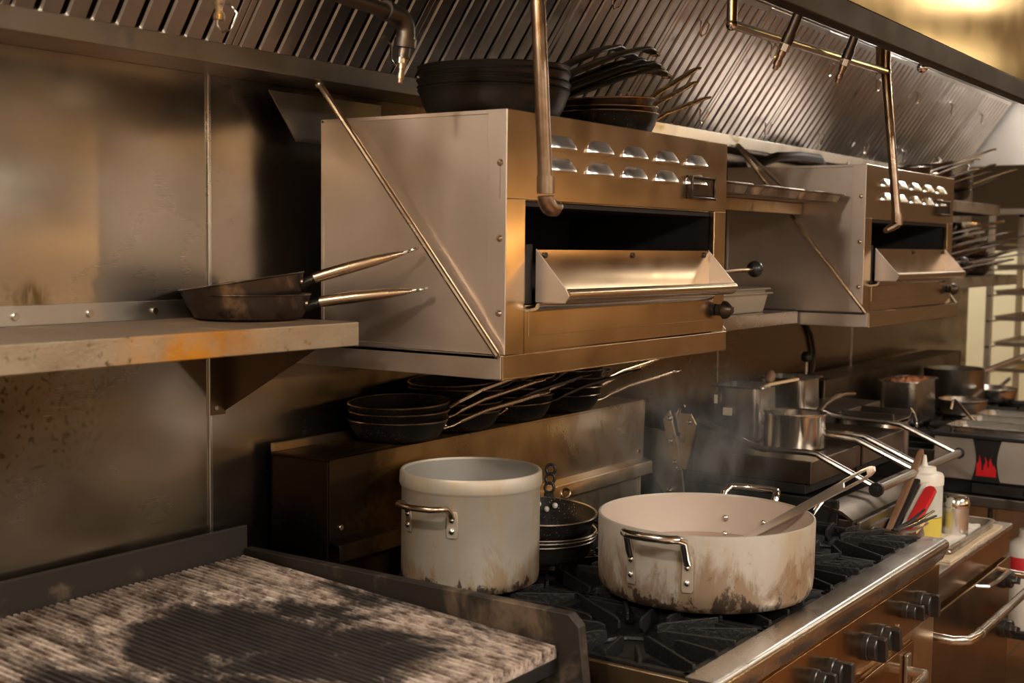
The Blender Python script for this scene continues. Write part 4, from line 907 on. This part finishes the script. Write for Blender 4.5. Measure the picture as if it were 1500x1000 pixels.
# ------------------------------------------------------------------ far end: wall shelves with pans, rack
def far_shelf(name, label, loc, x0, x1, bx=.35):
    t = thing(name, label, 'shelf', loc)
    MB().box(x0,x1,-.33,WY-.004,-.004,0).build('shelf_plate', DULL, t); MB().box(x0,x1,-.334,-.33,-.045,0).box(x1-.004,x1,-.33,WY-.01,-.045,0).build('front_lip', SHEET, t, .002)
    MB().prism([(WY-.004,-.16),(WY-.004,-.005),(-.30,-.005),(-.30,-.03)], 'x', bx, bx+.005).build('bracket', SOOT, t, .001); return t
far_shelf('wall_shelf', 'upper wall shelf of dark pans beyond the far broiler', (3.05,0,1.80), -.08, .99, .53)
far_shelf('wall_shelf', 'lower wall shelf of stacked pans beyond the far broiler', (3.05,0,1.490), -.08, 1.35)
STP = metal('worn_saucepan_steel', (.14,.12,.105), .3, None, .03, stain=(.08,.06,.05), stain_amt=(.5,.7), stain_scale=9)
stp = None
def far_pan(loc, rot, lab, g):
    global stp
    if stp is None:
        t = thing('frying_pan', lab, 'frying pan', loc, rot, g); MB().lathe(pan_body(.125,.10,.045,.003), 32).build('pan_body', STP, t, smooth=45)
        m = MB(); strap(m, [(.115,0,.025),(.14,0,.035),(.22,0,.055),(.31,0,.075),(.33,0,.076)], [.04,.022,.020,.022,.012], .007); m.build('handle', STP, t, smooth=50)
        stp = t; return t
    return dup(stp, loc, rot, lab, g)
cols = ['nearest', 'second', 'third', 'farthest']
for c in range(4):
    n = (5,6,5,4)[c]
    for i in range(n):
        far_pan((3.14+.29*c+random.uniform(-.015,.015), -.17+random.uniform(-.02,.0), 1.492+.030*i), (0,R(random.uniform(-3,2)),R(random.uniform(-75,-25))),
                'steel frying pan, %s, %s stack on the lower far shelf' % (stack_word(i, n), cols[c]), 'frying pans on the lower far shelf')
for c in range(3):
    n = (3,4,3)[c]
    for i in range(n):
        far_pan((3.14+.29*c+random.uniform(-.015,.015), -.17, 1.802+.034*i), (0,R(random.uniform(-8,-2)),R(random.uniform(-55,-5))),
                'steel frying pan, %s, %s stack on the upper far shelf' % (stack_word(i, n), cols[c]), 'frying pans on the upper far shelf')
t = thing('saucepan', 'steel saucepan on top of the farthest pans on the lower far shelf', 'saucepan', (4.01,-.18,1.634), (0,0,R(-30)))
MB().lathe([(0,0),(.07,0),(.075,.005),(.078,.09),(.072,.088),(.07,.01),(0,.006)], 32).build('pan_body', BRIGHT, t, smooth=45); MB().tube([(.075,0,.07),(.25,0,.10)], .008, 8).build('handle', HANDLE, t)
t = thing('basting_brush', 'brush with an orange-brown handle on the lower far shelf', 'brush', (3.08,-.31,1.494))
MB().tube([(-.02,0,.012),(.12,-.005,.012)], .008, 10).build('handle', STEEL, t); MB().box(.12,.30,-.02,.012,.0,.03).build('bristles', WOOD, t, .006)
# rolling rack
rk = thing('speed_rack', 'tall grey rolling sheet-pan rack at the far end', 'rack', (5.1,0,0))
for x, y in ((-.02,-.02),(-.02,-.56),(.62,-.02),(.62,-.56)): MB().box(x,x+.032,y-.032,y,.12,1.82).build('post', ALUPAN, rk, .003)
for y in (-.036,-.554):
    for i in range(11): MB().box(-.02,.65,y-.014,y+.012,.28+.135*i,.288+.135*i).build('runner', ALUPAN, rk)
for x in (-.02,.62):
    for z in (.12,1.79): MB().box(x,x+.03,-.59,-.02,z,z+.03).build('cross_bar', ALUPAN, rk, .002)
for x, y in ((0,-.04),(0,-.57),(.63,-.04),(.63,-.57)): MB().disc((x,y-.02,.055), .055, .03, 'y', 18).tube([(x,y,.05),(x,y,.13)], .012, 8).build('caster', BLKPL, rk)
for i in (1,2,3,5,6,7,8,9):
    gn_pan('sheet_pan', 'aluminium sheet pan in the rolling rack, %s slide from the bottom' % ORD[i], 'tray', (5.415,-.295,.2885+.135*i), (0,0,0), .62, .50, .024, ALUPAN, .012, .95, 'sheet pans in the rolling rack', .02)
    if i in (5,7,8,9): heap('baked_food', 'browned food spread on a sheet pan in the rolling rack, %s slide from the bottom' % ORD[i], 'food', (5.415,-.32,.2945+.135*i), .46, .36, .045, (FOODR if i in (8,9) else FOODY if i == 5 else FOODR), i, 'food on the rack pans', 'stuff')
# counters across the aisle, behind the photographer
CTM = plain('dark_counter', (.06,.05,.04), .4)
ct = thing('counter', 'long steel prep counter across the aisle', 'counter', (0,0,0))
MB().box(-2.6,6.6,-5.0,-4.2,.86,.90).build('worktop', DULL, ct, .004); MB().box(-2.6,6.6,-4.95,-4.28,0,.86).build('cabinet', CTM, ct)
#@@LIGHT
def area(name, loc, sx, sy, power, col, target=None):
    l = bpy.data.lights.new(name, 'AREA'); l.shape = 'RECTANGLE'; l.size = sx; l.size_y = sy; l.energy = power; l.color = col
    o = bpy.data.objects.new(name, l); COL.objects.link(o); o.location = loc
    if target is not None: o.rotation_euler = (Vector(target) - Vector(loc)).to_track_quat('-Z', 'Y').to_euler()
    return o
WARM = (1.0,.86,.67); NEUT = (1.0,.91,.80)
fx = [('ceiling_light', (.95,-3.7), 'ceiling light panel across the aisle opposite the near broiler', NEUT, 85, .6), ('ceiling_light', (-1.7,-3.3), 'ceiling light panel at the left end of the aisle', NEUT, 80, .6),
      ('ceiling_light', (3.5,-1.75), 'narrow ceiling light strip just outside the hood', WARM, 7, .08), ('ceiling_light', (5.5,-2.5), 'narrow ceiling light strip farther down the aisle', WARM, 12, .08), ('ceiling_light', (6.1,.7), 'ceiling light panel over the alcove behind the rolling rack', (1,.93,.78), 20, .6)]
for n, (x, y), lab, c, p_, w_ in fx:
    t = thing(n, lab, 'light', (x,y,2.72)); MB().box(-.62,.62,-w_/2-.02,w_/2+.02,-.03,-.0005).build('housing', CREAM, t, .003)
    area('lamp', (x,y,2.685), 1.2, w_, p_, c)
for i, x in enumerate((3.4, 4.7, 6.0)):  # unseen heat lamps added for golden reflections in the steel fronts
    t = thing('added_heat_lamp', 'unseen orange heat lamp added to warm the steel reflections, %s from the left' % ORD[i], 'light', (x,-4.55,1.62), group='unseen added heat lamps over the counter')
    MB().tube([(0,0,1.10),(0,0,.12)], .008, 8).build('cord', BLKPL, t); MB().lathe([(.03,.12),(.05,.10),(.11,.0),(.108,.0),(.048,.097),(.03,.117)], 24).build('lamp_shade', DULL, t)
    l = bpy.data.lights.new('added_heat_bulb', 'POINT'); l.energy = 20; l.color = (1.0,.52,.16); l.shadow_soft_size = .05; o = bpy.data.objects.new('added_bulb', l); COL.objects.link(o); o.location = (x,-4.55,1.63)
for x, lab, e, c in ((-1.30, 'unseen lamp added in the left end of the hood to light the broiler side', 34, (1.0,.86,.70)), (3.25, 'unseen lamp added toward the far end of the hood to brighten the filters', 13, (1.0,.93,.84))):  # lamps added out of view to brighten broiler side, filters and end panel
    t = thing('added_hood_lamp', lab, 'light', (x,-.60,2.36)); MB().disc((0,0,-.035), .05, .035).build('lamp_base', DULL, t)
    l = bpy.data.lights.new('added_hood_bulb', 'POINT'); l.energy = e; l.color = c; l.shadow_soft_size = .045; o = bpy.data.objects.new('added_bulb', l); COL.objects.link(o); o.location = (x,-.60,2.27)
w = bpy.data.worlds.new('World'); sc.world = w; w.use_nodes = True
w.node_tree.nodes['Background'].inputs[0].default_value = (.9,.7,.5,1); w.node_tree.nodes['Background'].inputs[1].default_value = .05
# ------------------------------------------------------------------ steam
def steam():
    m = NT('steam_volume'); m.n.remove(m.b)
    v = m.n.new('ShaderNodeVolumePrincipled'); m.t.links.new(v.outputs[0], m.out.inputs['Volume'])
    v.inputs['Color'].default_value = (.95,.93,.90,1); v.inputs['Anisotropy'].default_value = .2
    n = m.noise(m.map((1,1,.55)), 9, 4, .6, 1.6)
    g_ = m.n.new('ShaderNodeVectorMath'); g_.operation = 'LENGTH'; m.put(g_.inputs[0], m.map((3.0,3.6,4.6))); f = m.ramp(g_.outputs['Value'], 1.0, .25)
    m.put(v.inputs['Density'], m.math('MULTIPLY', m.math('MULTIPLY', m.ramp(n, .42, .72), f), 5.0))
    return m.m
STEAM = steam()
o = MB().lathe([(0,-.22),(.16,-.17),(.27,-.06),(.30,.03),(.24,.13),(.12,.19),(0,.21)], 24).build('steam', STEAM, None); o.location = (.74,-.50,1.165)
tag(o, 'thin white steam drifting off the wide brazier pot', 'steam', kind='stuff')
# ------------------------------------------------------------------ camera
cam = bpy.data.cameras.new('camera'); co_ = bpy.data.objects.new('camera', cam); COL.objects.link(co_); sc.camera = co_
cam.sensor_width = 36; cam.lens = 1877/1500*36; cam.clip_start = .05
yaw, pit, rol = R(34.62), R(4.30), R(.68)
F = Vector((math.cos(yaw)*math.cos(pit), math.sin(yaw)*math.cos(pit), -math.sin(pit))); Rt = Vector((math.sin(yaw), -math.cos(yaw), 0)); U = Rt.cross(F)
R2 = Rt*math.cos(rol) + U*math.sin(rol); U2 = -Rt*math.sin(rol) + U*math.cos(rol)
M_ = Matrix((R2, U2, -F)).transposed().to_4x4(); M_.translation = Vector((-1.888,-1.804,1.60)); co_.matrix_world = M_
cam.dof.use_dof = True; cam.dof.focus_distance = 2.75; cam.dof.aperture_fstop = 4.5
sc.view_settings.view_transform = 'Standard'; sc.view_settings.look = 'None'; sc.view_settings.gamma = 1; sc.view_settings.use_curve_mapping = False
sc.view_settings.exposure = 0.54
